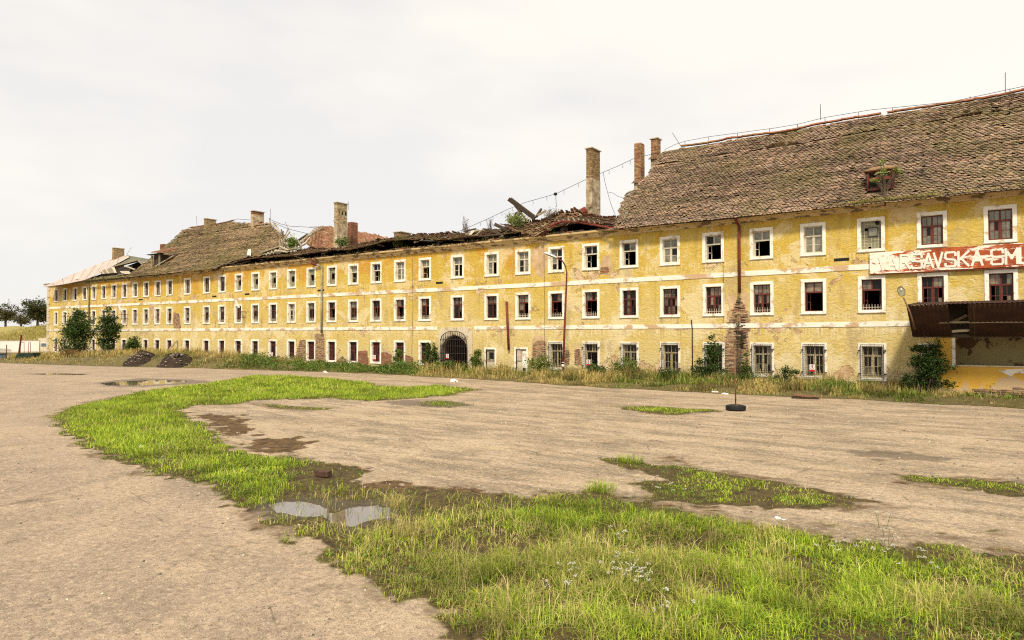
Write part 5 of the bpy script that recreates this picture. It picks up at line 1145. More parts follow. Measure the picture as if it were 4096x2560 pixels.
    b.add(r0+r1+r2, [np.array([i, (i+1) % n_, n_+(i+1) % n_, n_+i]) for i in range(n_)]+[np.array([n_+i, n_+(i+1) % n_, 2*n_+(i+1) % n_, 2*n_+i]) for i in range(n_)]+[np.arange(n_)+2*n_]); b.build('housing', M['pole'], fl, True)
    b = MB(); r3 = R_(.97, .08); b.add(R_(.92, .07), [np.arange(n_)[::-1]]); b.build('reflector', simple('lamp_reflector', (.32, .30, .2), .3, 8, .25, metal=.6), fl)
    b = MB(); b.tube([c+fz*.05+fy*.09, c+fz*.13+fy*.14], [.035, .02], 8); b.build('bulb', M['signwhite'], fl, True)
shed()

# ------------------------------------------------------------------ street lamp
p = onY(2250, 1507, -1.6); base = np.array([p[0], -1.6, .1]); lt = thing('street_lamp', 'leaning red street lamp with blue and white head in front of the facade', 'street lamp', tuple(base))
q1 = onY(2266, 1130, -1.6)-base; q2 = onY(2267, 1090, -1.6)-base
pts = [np.zeros(3)+(0, 0, -.3), q1*.5, q1, q2, onY(2262, 1065, -1.8)-base, onY(2250, 1044, -2.0)-base, onY(2232, 1034, -2.2)-base, onY(2222, 1030, -2.3)-base]
MB().tube(pts, [.075, .065, .052, .04, .038, .038, .038, .038], 10).build('pole', M['redmetal'], lt, True)
c = onY(2201, 1022, -2.6)-base; b = MB(); ax = (onY(2183, 1016, -2.7)-onY(2222, 1032, -2.4)); ax = ax/np.linalg.norm(ax); sd_ = np.cross(ax, (0, 0, 1)); sd_ /= np.linalg.norm(sd_); upv = np.cross(sd_, ax)
def lobe(L_, W_, H_, s0, s1, off=0):
    V = []; nu, nv = 9, 7; F = []
    for i in range(nu):
        a = -1+2*i/(nu-1); r_ = math.sqrt(max(0, 1-a*a))
        for j in range(nv): th = s0+(s1-s0)*j/(nv-1); V.append(c+ax*a*L_+sd_*math.cos(th)*W_*r_+upv*(math.sin(th)*H_*r_+off))
    for i in range(nu-1):
        for j in range(nv-1): k = i*nv+j; F.append([k, k+1, k+nv+1, k+nv])
    return V, np.array(F)
b = MB(); b.add(*lobe(.42, .16, .12, 0, math.pi)); b.build('lamp_head', M['lamphead'], lt, True)
b = MB(); b.add(*lobe(.30, .145, .13, .7, math.pi-.7, .004)); b.build('blue_shell', M['lampblue'], lt, True)
b = MB(); b.add(*lobe(.36, .14, -.06, 0, math.pi)); b.build('lens', M['dusty'], lt, True)
b = MB(); b.tube([(q1*.12)+np.array([0, 0, 0]), q1*.12+np.array([0, 0, .12])], .088, 10); b.tube([q1*.16, q1*.16+np.array([0, 0, .03])], .086, 10); b.build('white_band', M['white'], lt)
# ------------------------------------------------------------------ tyre stand
p = onZ(2943, 1642); ts = thing('tyre_stand', 'rusty pole standing in an old tyre filled with concrete', 'sign stand', (p[0], p[1], 0))
b = MB(); prof = [(.19, .03), (.17, .10), (.19, .175), (.24, .19), (.30, .175), (.325, .12), (.325, .07), (.30, .015), (.24, .0)]; n_ = 32; V = [(r_*math.cos(a), r_*math.sin(a), z_+.004) for a in np.linspace(0, 2*math.pi, n_, endpoint=False) for r_, z_ in prof]; m_ = len(prof)
b.add(V, np.array([[i*m_+j, ((i+1) % n_)*m_+j, ((i+1) % n_)*m_+(j+1) % m_, i*m_+(j+1) % m_] for i in range(n_) for j in range(m_)])); ty = b.build('tyre', M['rubber'], ts, True)
b = MB()
for a in np.linspace(0, 2*math.pi, 40, endpoint=False): b.box((.322, -.012, .03), (.334, .012, .165), None, a, (0, 0, 0))
b.build('tread_blocks', M['rubber'], ty)
MB().tube([(0, 0, .02), (0, 0, .155)], .20, 20).build('concrete_fill', M['concrete'], ts); zt_ = onY(2939, 1379, p[1])[2]
MB().tube([(0, 0, .1), (-.01, 0, 1.2), (-.03, 0, zt_)], .024, 8).build('pole', M['pole'], ts, True)
MB().tube([(0, 0, .15), (0, 0, .2)], .04, 10).build('collar', M['pole'], ts)

# ------------------------------------------------------------------ vegetation
def leaf_quads(b, P, size, cols, rng, up=.5, aspect=.55):
    N = len(P); n = rng.normal(size=(N, 3)); n[:, 2] = np.abs(n[:, 2])+up; n /= np.linalg.norm(n, axis=1, keepdims=True)
    t = rng.normal(size=(N, 3)); t -= (t*n).sum(1, keepdims=True)*n; t /= np.linalg.norm(t, axis=1, keepdims=True); s = np.cross(n, t)
    L = size*(.6+.8*rng.random(N))[:, None]; Wd = L*aspect
    V = np.stack([P-t*L*.5, P+s*Wd*.5-n*L*.08, P+t*L*.5, P-s*Wd*.5-n*L*.08], 1).reshape(-1, 3)
    ci = rng.integers(0, len(cols), N); C = np.array(cols)[ci]*(.7+.6*rng.random((N, 1))); q = np.arange(N)*4
    b.add(V, np.stack([q, q+1, q+2, q+3], 1), np.repeat(C, 4, 0))
GR_D = [(.045,.085,.016),(.06,.11,.02),(.03,.06,.012)]; GR_M = [(.12,.19,.03),(.09,.15,.025),(.16,.22,.04)]; GR_Y = [(.25,.30,.06),(.20,.24,.05),(.15,.2,.04)]; GR_B = [(.13,.11,.035),(.10,.10,.03),(.16,.12,.04)]
def shrub(name, label, cat, base, blobs, n, size, cols, seed, stems=8, clump=.3, group=None, rstem=.03, trunk=None, part='crown'):
    """blobs: (dx,dy,dz,rx,ry,rz,weight) relative to base"""
    rng = np.random.default_rng(seed); t = thing(name, label, cat, tuple(base), 0, group); W = np.array([q[6] for q in blobs], float); W /= W.sum()
    K_ = max(6, n//45); bi = rng.choice(len(blobs), K_, p=W); B = np.array([q[:6] for q in blobs])[bi]
    d = rng.normal(size=(K_, 3)); d /= np.linalg.norm(d, axis=1, keepdims=True); rad = rng.random(K_)**.42; ctr = B[:, :3]+d*rad[:, None]*B[:, 3:]
    ctr[:, 2] = np.maximum(ctr[:, 2], .08)
    ci = rng.integers(0, K_, n); P = ctr[ci]+rng.normal(size=(n, 3))*clump*(.5+rng.random((n, 1))*.8)*np.array([1, 1, .7]); P[:, 2] = np.maximum(P[:, 2], .03)
    b = MB(); leaf_quads(b, P, size, cols, rng); b.build(part, M['leaf'], t)
    b = MB()
    if trunk: b.tube([(0, 0, -.15), (rng.normal()*.05, 0, trunk[0]*.5), (rng.normal()*.1, 0, trunk[0])], [trunk[1], trunk[1]*.8, trunk[1]*.5], 8)
    for k in range(stems):
        c = ctr[rng.integers(0, K_)]; s = np.array([0, 0, trunk[0]*rng.uniform(.3, 1)]) if trunk else np.array([rng.normal()*.15, rng.normal()*.1, -.05])
        m = (s+c)/2+rng.normal(size=3)*.08*np.linalg.norm(c)*.3+np.array([0, 0, .1]); b.tube([s, m, c], [rstem, rstem*.7, rstem*.3], 5)
    b.build('trunk' if trunk else 'stem', M['bark'], t); return t
def at(px, py, y, z=None): p = onY(px, py, y); return np.array([p[0], y, float(verge_h(np.array(p[0]), np.array(y))) if z is None else z])
def mpp(px, y): p = onY(px, 1300, y); return (p[0]*-SY+(y+36)*CY)/FPX      # metres per photo pixel there
# three tall shrubs at the far end
def px_shrub(name, label, cat, px, y, pw, ph, blobs, n, size, cols, seed, **kw):
    m = mpp(px, y); base = at(px, 1400, y); top = onY(px, ph, y)[2]-base[2]; W_ = pw*m/1.0
    B = [(a*W_, c*W_*.7, d*top, e_*W_, e_*W_*.8, f*top, g) for a, c, d, e_, f, g in blobs]
    return shrub(name, label, cat, base, B, n, size, cols, seed, **kw)
px_shrub('tall_shrub', 'broad dark green tree like shrub before the far end of the facade', 'bush', 312, -3.5, 150, 1240, [(0,0,.36,.5,.36,5),(.1,0,.62,.36,.26,3),(.08,0,.88,.14,.12,.8),(-.3,0,.5,.2,.14,1),(-.12,0,.7,.15,.12,.8)], 7500, .2, GR_D+GR_M[:1]+[(.10,.12,.025)], 1, stems=14, clump=.32, rstem=.05)
px_shrub('tall_shrub', 'airy young tree with layered dark leaf clumps beside the broad far shrub', 'tree', 434, -3.2, 110, 1228, [(0,0,.3,.45,.2,3),(.05,0,.55,.5,.12,3),(-.05,0,.72,.36,.1,2),(.25,0,.42,.25,.1,1),(0,0,.9,.16,.1,.5)], 4300, .2, GR_D+[(.07,.10,.02)], 2, stems=26, clump=.22, trunk=(3.2, .07), rstem=.03)
px_shrub('tall_shrub', 'narrow green shrub right of the two far tall shrubs', 'bush', 530, -3.0, 50, 1345, [(0,0,.4,.5,.4,4),(.1,0,.8,.3,.2,1)], 1800, .18, GR_D+GR_M, 3, stems=8, clump=.2)
px_shrub('tall_shrub', 'sparse yellowing sapling at the far corner of the building', 'bush', 245, -1.5, 60, 1270, [(0,0,.3,.6,.3,3),(0,0,.7,.3,.3,.7)], 500, .15, GR_Y+GR_B, 4, stems=10, clump=.35, rstem=.02)
px_shrub('dry_bush', 'rust brown dead bush before the broad far shrub', 'bush', 290, -6.5, 90, 1400, [(0,0,.5,.5,.45,4)], 1400, .12, [(.25,.13,.04),(.2,.1,.03),(.3,.2,.07)], 5, stems=8, clump=.2)
# gate climbers and shrubs near the middle
px_shrub('climbing_shrub', 'tall pointed green shrubs growing left of the iron gate', 'bush', 1718, -.7, 70, 1362, [(-.12,0,.35,.25,.4,4),(.3,0,.35,.22,.4,4),(-.05,0,.75,.1,.22,1),(.38,0,.72,.12,.25,1.2)], 3000, .11, GR_D+GR_M, 6, stems=12, clump=.1)
px_shrub('green_shrub', 'leafy sumac shrub right of the iron gate', 'bush', 1908, -.7, 44, 1402, [(0,0,.5,.5,.42,4),(.1,0,.85,.2,.12,1)], 1500, .12, GR_M+GR_Y[:1], 7, stems=6, clump=.12)
px_shrub('green_shrub', 'low bright green shrub in front of the gate opening', 'bush', 1800, -1.1, 60, 1440, [(0,0,.5,.5,.45,4)], 1000, .12, GR_M, 8, stems=6, clump=.12)
px_shrub('green_shrub', 'low dark green shrub at the right foot of the gate', 'bush', 1850, -.9, 45, 1450, [(0,0,.5,.5,.45,4)], 800, .11, GR_D+GR_Y, 9, stems=6, clump=.12)
px_shrub('green_shrub', 'green sapling before the last barred window left of the gate', 'bush', 1597, -1.4, 50, 1398, [(0,0,.4,.5,.4,4),(0,0,.8,.25,.2,1)], 1000, .12, GR_M+GR_Y[:1], 10, stems=6, clump=.13)
px_shrub('green_shrub', 'yellowish bushy weed clump before the brick patch left of the lamp', 'bush', 2150, -1.2, 120, 1415, [(0,0,.4,.5,.4,4),(.2,0,.75,.25,.2,1)], 1900, .10, GR_Y+GR_M, 11, stems=10, clump=.18)
px_shrub('green_shrub', 'low green weeds right of the sealed doorway', 'bush', 2000, -1.0, 50, 1455, [(0,0,.5,.5,.45,4)], 700, .10, GR_M, 12, stems=5, clump=.12)
px_shrub('green_shrub', 'dark green bush under the window with the no entry sign', 'bush', 2385, -1.2, 90, 1450, [(0,0,.45,.5,.4,4)], 1300, .11, GR_D+GR_M, 13, stems=6, clump=.16)
px_shrub('green_shrub', 'loose light green bush under the window right of the lamp', 'bush', 2505, -1.3, 140, 1425, [(0,0,.4,.5,.35,4),(.1,0,.75,.2,.2,.7),(-.25,0,.7,.12,.25,.5)], 2200, .10, GR_M+GR_Y, 14, stems=12, clump=.18)
px_shrub('green_shrub', 'dark low bush below the third grilled window right of the lamp', 'bush', 2680, -1.2, 90, 1470, [(0,0,.45,.5,.4,4)], 1300, .10, GR_D+GR_M[:1], 15, stems=6, clump=.14)
px_shrub('climbing_shrub', 'tall dark elder bush covering the window left of the bare brick', 'bush', 2845, -1.2, 120, 1330, [(-.1,0,.25,.6,.22,4),(.05,0,.55,.25,.3,3),(0,0,.85,.1,.14,.6),(-.35,0,.2,.25,.15,1)], 4200, .10, GR_D+GR_D+GR_M[:1], 16, stems=14, clump=.12)
px_shrub('green_shrub', 'dark green bush at the foot of the bare brick', 'bush', 2985, -1.0, 50, 1405, [(0,0,.25,.7,.25,4),(-.1,0,.65,.3,.3,1)], 1300, .09, GR_D+GR_M, 17, stems=6, clump=.11)
px_shrub('green_shrub', 'spiky green shrub between two grilled windows right of the bare brick', 'bush', 3140, -1.3, 100, 1458, [(0,0,.25,.5,.25,4),(.05,0,.7,.2,.25,1.2),(.4,0,.5,.15,.2,.5)], 1800, .09, GR_D+GR_M[:2], 18, stems=12, clump=.1)
px_shrub('green_shrub', 'loose light weeds left of the bare brick', 'bush', 2905, -1.5, 100, 1480, [(0,0,.4,.5,.4,4)], 1300, .08, GR_Y+GR_M, 19, stems=8, clump=.16)
px_shrub('climbing_shrub', 'large dark bush at the left end of the loading shed', 'bush', 3705, -3.3, 150, 1355, [(.1,0,.45,.38,.4,6),(.2,0,.85,.16,.14,1),(-.25,0,.25,.3,.2,2),(-.2,0,.6,.25,.1,1.2),(-.15,0,.82,.22,.05,.6),(.5,0,.5,.2,.04,.4),(.45,0,.2,.25,.06,.5)], 7800, .085, GR_D+GR_D+[(.08,.13,.025)], 20, stems=26, clump=.10)
px_shrub('green_shrub', 'small leafy weed at the barred window near the far mound', 'bush', 745, -2, 30, 1400, [(0,0,.45,.5,.45,4)], 500, .15, GR_M+GR_D, 21, stems=5, clump=.12)
px_shrub('dead_vine', 'dark straggling vine climbing the bare brick below the red downpipe', 'vine', 2958, -.25, 26, 1178, [(0,0,.3,.6,.3,3),(-.2,0,.65,.4,.25,1.5),(0,0,.9,.2,.1,.4)], 750, .07, [(.09,.10,.03),(.08,.09,.025),(.12,.10,.04)], 22, stems=16, clump=.07, rstem=.012)
# roof plants
shrub('roof_tree', 'small leaning tree growing from the eaves beside the dormer', 'tree', onY(3540, 812, -.4), [(.05,0,1.7,.45,.3,.7,3),(-.35,0,1.2,.15,.1,.25,1),(.55,0,1.4,.2,.1,.3,1)], 420, .08, [(.35,.42,.10),(.28,.36,.09)], 31, stems=34, clump=.09, trunk=(.75, .035), rstem=.014)
shrub('roof_plant', 'green bush growing in the collapsed roof beside the long rafter', 'plant', onY(2065, 915, .4), [(0,0,.55,.75,.4,.5,4)], 1300, .12, [(.28,.34,.10),(.2,.27,.07),(.36,.40,.14)], 32, stems=14, clump=.16, rstem=.015)
shrub('roof_plant', 'bright green elder in the roof gap beside the bare laths', 'plant', onY(1168, 1000, 1.2), [(0,0,.6,.6,.4,.6,4)], 700, .17, GR_M+[(.22,.36,.05)], 33, stems=8, clump=.2, rstem=.02)
shrub('roof_plant', 'green tuft growing at the foot of the tall pale chimney', 'plant', onY(1365, 985, 1.5), [(0,0,.4,.8,.4,.35,4)], 500, .14, GR_M, 34, stems=8, clump=.2, rstem=.02)
shrub('roof_plant', 'small green bush on the wall head right of the low broad chimney', 'plant', onY(1590, 985, -.1), [(0,0,.5,.45,.3,.45,4)], 420, .12, GR_M, 35, stems=8, clump=.14, rstem=.015)
shrub('dry_plant', 'dry leafless weed standing on the roof left of the rafters', 'plant', onY(1862, 925, .3), [(0,0,.75,.4,.3,.5,4)], 160, .05, GR_B, 36, stems=34, clump=.1, rstem=.01)
shrub('dry_plant', 'dry leafless weed on the roof beside the short rafter', 'plant', onY(1962, 920, .4), [(0,0,.6,.35,.3,.4,4)], 120, .05, GR_B, 37, stems=26, clump=.1, rstem=.01)
shrub('dry_plant', 'dry brushwood on top of the tile heap', 'plant', onY(2200, 873, 1.6), [(0,0,.3,1.0,.4,.28,4)], 500, .07, [(.30,.24,.11),(.24,.18,.08)], 38, stems=50, clump=.14, rstem=.008)
shrub('dry_plant', 'pale dry stalks in the dark gap under the bowed gutter', 'plant', onY(2255, 930, -.1), [(0,0,.6,.45,.2,.35,4)], 60, .05, GR_B, 39, stems=30, clump=.08, rstem=.012)
# blades: generic tuft field
def blades(name, X, Y, Z, H, Wd, cols, rng, lean=.5, label=None, seg=True, kind='stuff', bendy=1.0, mat='blade', parent=None):
    N = len(X); a = rng.random(N)*2*math.pi; l = np.abs(rng.normal(0, lean, N))*np.maximum(H, .6*np.median(H)); wx, wy = np.cos(a+1.57), np.sin(a+1.57); lx, ly = np.cos(a)*l, np.sin(a)*l
    # blade face turned broadly random
    w = Wd[:, None]/2 if np.ndim(Wd) else np.full((N, 1), Wd/2); ww = np.stack([wx, wy, np.zeros(N)], 1)*w
    P0 = np.stack([X, Y, Z], 1); P1 = P0+np.stack([lx*.35, ly*.35, H*.6], 1); P2 = P0+np.stack([lx, ly, H*(1-.25*bendy*np.minimum(1, l/np.maximum(H, .001)))], 1)
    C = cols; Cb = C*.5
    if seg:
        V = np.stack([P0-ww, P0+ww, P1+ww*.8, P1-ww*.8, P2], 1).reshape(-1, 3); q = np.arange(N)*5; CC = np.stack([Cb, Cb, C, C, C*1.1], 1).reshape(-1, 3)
        b = MB(); b.add(V, np.stack([q, q+1, q+2, q+3], 1), CC); b.F.append(np.stack([q+3, q+2, q+4], 1)); b.V.append(np.zeros((0, 3))); b.C.append(np.zeros((0, 3)))
    else:
        V = np.stack([P0-ww, P0+ww, P2], 1).reshape(-1, 3); q = np.arange(N)*3; b = MB(); b.add(V, np.stack([q, q+1, q+2], 1), np.repeat(C, 3, 0))
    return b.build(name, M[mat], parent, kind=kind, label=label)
def pick(rng, N, table):
    c = np.array([t[0] for t in table]); w = np.array([t[1] for t in table], float); i = rng.choice(len(c), N, p=w/w.sum()); return c[i]*(.7+.6*rng.random((N, 1)))
BR_GREEN = [((.32,.46,.035), 4), ((.45,.57,.045), 3.4), ((.16,.27,.025), 2.0), ((.56,.60,.09), 2.2)]; DRY = [((.66,.54,.24), 3), ((.54,.46,.16), 2), ((.42,.42,.09), 2)]
def grass_field():
    rng = np.random.default_rng(77); out = []
    # sample on the ground inside a box by distance bands
    for band, dens, wd, hh, seg in (((0, 8.2), 4300, .006, .11, True), ((8.2, 12), 1900, .0085, .095, True), ((12, 18), 1300, .012, .09, True), ((18, 32), 700, .02, .12, False), ((32, 58), 260, .04, .13, False)):
        a0_, a1_ = math.radians(-8), math.radians(76); r0, r1 = max(4.2, band[0]), band[1]; area = .5*(r1*r1-r0*r0)*(a1_-a0_); N = int(area*dens)
        r = np.sqrt(rng.random(N)*(r1*r1-r0*r0)+r0*r0); a = a0_+(a1_-a0_)*rng.random(N); x = -np.sin(a)*r; y = -36+np.cos(a)*r
        d = near_mask(x, y); cl = fbm(x, y, 2.6, 61, 3); keep = (d > -.06) & (rng.random(N) < np.clip(d/.55+.12, 0, 1)) & (rng.random(N) < np.clip((cl-.34)*6, .22 if band[0] < 12 else .5, 1))
        x, y, d, cl = x[keep], y[keep], d[keep], cl[keep]
        th = np.ones(len(x))
        for P in MUD+[MOSS]: th *= 1-.86*np.clip((sdist(x, y, P)+.25)/.4, 0, 1)
        for kk in ('near', 'near_right'): th *= 1-.80*np.clip((sdist(x, y, PUDW[kk])+.1)/.15, 0, 1)
        md = sdist(x, y, PATCH['mid']) > -.3; th = np.where(md, th*np.clip((fbm(x, y, 1.6, 66)-.36)*6, .1, 1), th)
        k = rng.random(len(x)) < th; x, y, cl, d = x[k], y[k], cl[k], d[k]; N = len(x)
        h = hh*(.45+.8*rng.random(N))*(.5+1.1*cl)*np.clip(.45+d*1.2, .4, 1.25); dm = fbm(x, y, .8, 88, 4); near_r = -x*.0+np.hypot(x, y+36); h = h*np.where(sdist(x, y, MAIN) < -.25, .55, 1)
        dry_p = np.clip((dm-.47)*4, 0.02, .45)*np.where(near_r < 12.5, 1, .25); dry = rng.random(N) < dry_p; C = pick(rng, N, BR_GREEN); C[dry] = pick(rng, dry.sum(), DRY)
        h = np.where(dry & (rng.random(N) < .25), h*1.8, h); flat = rng.random(N) < .22; h = np.where(flat, h*.45, h)
        dk = fbm(x, y, 1.3, 99, 3); C *= np.clip(.68+(dk-.3)*2.0, .6, 1.15)[:, None]
        out.append((x, y, h, np.full(N, wd)*(.7+.6*rng.random(N)), C, seg))
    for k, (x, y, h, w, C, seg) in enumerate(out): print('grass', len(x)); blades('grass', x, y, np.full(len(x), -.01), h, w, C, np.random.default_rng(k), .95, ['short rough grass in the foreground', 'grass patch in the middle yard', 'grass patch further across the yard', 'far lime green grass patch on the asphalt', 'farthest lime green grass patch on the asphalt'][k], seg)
grass_field()
def tuft(px, py, n, h, r, C, seed, label=None, name='grass_tuft'):
    rng = np.random.default_rng(seed); p = onZ(px, py); N = n; a = rng.random(N)*6.28; d = rng.random(N)**.7*r
    o = blades(name, np.cos(a)*d, np.sin(a)*d*.8, np.zeros(N), h*(.5+.6*rng.random(N)), np.full(N, .008), pick(rng, N, C), rng, .9, None, kind=None)
    o.location = (p[0], p[1], 0); tag(o, label, 'grass tuft'); return o
tuft(2405, 1965, 170, .22, .30, BR_GREEN, 1, 'tall dark green grass tuft at the edge of the near grass')
tuft(1585, 2035, 150, .26, .22, DRY, 2, 'pale dry grass tuft right of the near puddle'); tuft(1650, 2150, 170, .3, .3, DRY, 3, 'pale tall dry tuft below the near puddle'); tuft(2520, 1850, 180, .2, .3, BR_GREEN, 4, 'green tuft at the left tip of the middle patch')
def verge_weeds():
    rng = np.random.default_rng(5); N = 105000; t = rng.random(N); x = np.where(rng.random(N) < .45, -20+24*rng.random(N), -100+82*t); e_ = edge_y(x)+(fbm(x, x*0, .9, 50)-.5)*.9
    v = rng.random(N); y = e_+.05+v*(-.15-e_); z = verge_h(x, y); cl = fbm(x, y, 1.1, 31, 3); k = rng.random(N) < np.clip((cl-.38)*6, .06, 1)
    x, y, z, v, cl = x[k], y[k], z[k], v[k], cl[k]; N = len(x); dist = np.hypot(x, y+36); dm = fbm(x, y, .35, 71, 3)+(x > -8)*.02+(x < -46)*.14-((x > -46) & (x < -32))*.22
    dry = rng.random(N) < np.clip((dm-.38)*5, .08, .9); C = pick(rng, N, [((.22,.33,.04), 3), ((.33,.40,.06), 3), ((.09,.15,.02), 2)]); C[dry] = pick(rng, dry.sum(), [((.68,.55,.22), 3), ((.58,.44,.14), 2), ((.36,.20,.06), .8)])
    dark = fbm(x, y, .8, 133, 3) > .6; C[dark] *= .5
    h = (.10+.42*rng.random(N)**1.6)*(.25+1.5*fbm(x, y, .6, 145, 3))*(.5+cl)*np.where(x > -2.2, .55, 1)*np.clip(.3+v*1.6, .3, 1)*np.where(dry, 1.25, .9); h = np.where((x > -46) & (x < -32), h*.7, h)*np.interp(np.degrees(np.arctan2(-x, y+36)), [66, 69, 72], [1, .8, .35])
    for mx_, my_, mr_ in ((512, 1470, 1.5), (655, 1474, 1.6)):
        q_ = onZ(mx_, my_-4); h = np.where(((x-q_[0])/mr_)**2+((y-q_[1]-.6)/1.7)**2 < 1, h*.25, h)
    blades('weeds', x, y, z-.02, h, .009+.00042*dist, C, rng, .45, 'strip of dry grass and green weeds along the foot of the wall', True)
    # leafy ground cover along the far middle
    rng = np.random.default_rng(6); N = 15000; x = -52+22*rng.random(N); e_ = edge_y(x); y = e_+.3+rng.random(N)*(-.3-e_); y = np.minimum(y, -.3); cl = fbm(x, y, .7, 17, 3); k = cl > .5; x, y, cl = x[k], y[k], cl[k]
    z = verge_h(x, y)+rng.random(len(x))*(cl-.4)*2.2; b = MB(); leaf_quads(b, np.stack([x, y, z], 1), .14, [(.09,.17,.03),(.16,.26,.04),(.05,.10,.018),(.22,.30,.05)], rng); b.build('ground_cover', M['leaf'], kind='stuff', label='low dark leafy creepers along the wall left of the gate')
    N = 16000; x = -28+28*rng.random(N); e_ = edge_y(x); y = e_*rng.random(N)*.75-.2; cl = fbm(x, y, .9, 19, 3); k = cl > .52; x, y, cl = x[k], y[k], cl[k]
    z = verge_h(x, y)+rng.random(len(x))*(cl-.35)*1.6; b = MB(); leaf_quads(b, np.stack([x, y, z], 1), .075, [(.12,.19,.03),(.18,.24,.05),(.07,.12,.02)], rng); b.build('ground_cover', M['leaf'], kind='stuff', label='scattered leafy weeds along the wall right of the gate')
verge_weeds()
# grass on the wall head and eaves
def roof_grass(pxs, y0, y1, n, h, cols, seed, ztop=8.86):
    rng = np.random.default_rng(seed); px = rng.uniform(*pxs, n); x = np.array([onY(p, 1000, 0)[0] for p in px]); y = rng.uniform(y0, y1, n); k = fbm(x, y, .8, seed, 3) > .45; x, y = x[k], y[k]; N = len(x)
    o = blades('roof_grass', x, y, ztop+dz(x, 8.8)+np.maximum(0, y)*.1, h*(.4+.8*rng.random(N)), np.full(N, .03), pick(rng, N, cols), rng, .6, None, False, parent=cr); return o
roof_grass((1300, 2300), -.3, .5, 2600, .28, DRY+[((.16,.2,.05), 3)], 3); roof_grass((860, 1500), -.3, .3, 900, .2, DRY+[((.1,.12,.04), 3)], 4); roof_grass((310, 500), -.2, 1.6, 700, .3, DRY, 5)
rng = np.random.default_rng(8); N = 2600; x = np.where(rng.random(N) < .6, rng.uniform(-5.5, -2, N), rng.uniform(-7, 2, N)); blades('roof_moss', x, np.full(N, -.66)+rng.normal(0, .05, N), np.full(N, 8.78)+rng.normal(0, .02, N), .04+.12*rng.random(N), np.full(N, .02), pick(rng, N, DRY+[((.14,.14,.03), 3)]), rng, .8, None, False, parent=roofR)
N = 1800; x = rng.uniform(-84, -66, N); blades('roof_moss', x, np.full(N, -.62)+rng.normal(0, .08, N), np.full(N, 8.66)+rng.normal(0, .05, N), .08+.16*rng.random(N), np.full(N, .05), pick(rng, N, [((.12,.12,.03), 3), ((.2,.2,.06), 1)]), rng, .8, None, False, parent=roofL)
# yarrow flowers
def flowers():
    rng = np.random.default_rng(12); pts = []
    for px, py, n, sp in ((2490,2330,16,55),(2560,2370,12,40),(2270,2330,6,30),(2480,2200,5,25),(3500,2240,14,70),(3700,2270,7,50),(3320,2250,4,25),(2660,1990,8,50),(1560,1690,4,40),(690,1640,5,25),(2250,2400,5,40),(2700,2480,6,50),(3520,2110,3,20)):
        for k in range(n): pts.append(onZ(px+rng.normal()*sp, py+rng.normal()*sp*.45))
    b = MB(); s = MB()
    for p in pts:
        h = .12+.12*rng.random(); lx, ly = rng.normal(size=2)*.03; c = np.array([p[0]+lx, p[1]+ly, h]); s.beam((p[0], p[1], 0), c, .004, .004, (.14, .2, .05))
        for k in range(6): q = c+np.array([*rng.normal(size=2)*.017, rng.normal()*.004]); b.tube([q, q+np.array([0, 0, .005])], .008, 6, (.74, .72, .62))
    b.build('flower_heads', M['leaf'], kind='stuff', label='white yarrow flowers scattered in the near grass'); s.build('flower_stems', M['leaf'], kind='stuff', label='thin stems of the yarrow flowers')
flowers()
# broad-leaf weeds in the near grass
rng = np.random.default_rng(14); N = 17000; a = np.radians(rng.uniform(-8, 70, N)); r = rng.uniform(5, 17, N); x, y = -np.sin(a)*r, -36+np.cos(a)*r; d = near_mask(x, y); k = (d > .15) & (fbm(x, y, 1.2, 55, 3) > .52) & (sdist(x, y, MOSS) < 0); x, y = x[k], y[k]
b = MB(); leaf_quads(b, np.stack([x, y, .02+.05*rng.random(len(x))], 1), .045, [(.12,.22,.03),(.18,.30,.04),(.08,.15,.02)], rng, 1.2); b.build('leafy_weeds', M['leaf'], kind='stuff', label='small broad leaves among the near grass')

# ------------------------------------------------------------------ soil mounds
def mound(px, py, wpx, hm, seed, label, dep=1.5):
    p = onZ(px, py); m = mpp(px, p[1]); R_ = wpx*m/2; b = MB(); n, k = 46, 16; u, t = np.meshgrid(np.linspace(0, 2*math.pi, n, endpoint=False), np.linspace(0, 1, k)); x = np.cos(u)*t*R_; y = np.sin(u)*t*dep
    z = hm*(1-t**2)**1.1*(1+(fbm(x+seed, y, 1.2, seed)-.5)*1.0)+(fbm(x, y+seed, 3, seed)-.5)*.5*(1-t)-.03*t; i, j = np.meshgrid(np.arange(k-1), np.arange(n), indexing='ij'); q = np.stack([i*n+j, (i+1)*n+j, (i+1)*n+(j+1) % n, i*n+(j+1) % n], -1).reshape(-1, 4)
    b.add(np.stack([x, y, z], -1).reshape(-1, 3), q); t_ = thing('soil_mound', label, 'soil heap', (p[0], p[1]+dep*.75, 0.02), 0, 'dark soil heaps on the verge'); b.build('heap', M['soil'], t_, True)
    rng = np.random.default_rng(seed); s = MB()
    for _ in range(240):
        a = rng.random()*6.28; tt = rng.random()*.95; xx, yy = math.cos(a)*tt*R_, math.sin(a)*tt*dep; zz = hm*(1-tt**2)**1.1*.95; q = rng.uniform(.03, .09); s.beam((xx-q, yy, zz), (xx+q, yy+.02, zz+.03), q, q*.8, rng.choice([.1, .25, .45, .06])*np.array([1, .8, .6]))
    s.build('stones', M['brick'], t_, kind='stuff')
mound(512, 1466, 170, 1.15, 3, 'left of the two dark soil heaps with pale stones by the asphalt'); mound(655, 1470, 175, 1.15, 8, 'smooth dark soil heap right of the stony one'); mound(385, 1440, 100, .55, 12, 'low soil heap overgrown with weeds left of the stony heap'); mound(800-430+20, 1436, 70, .4, 15, 'smallest soil heap half hidden by dry grass', 1.0)

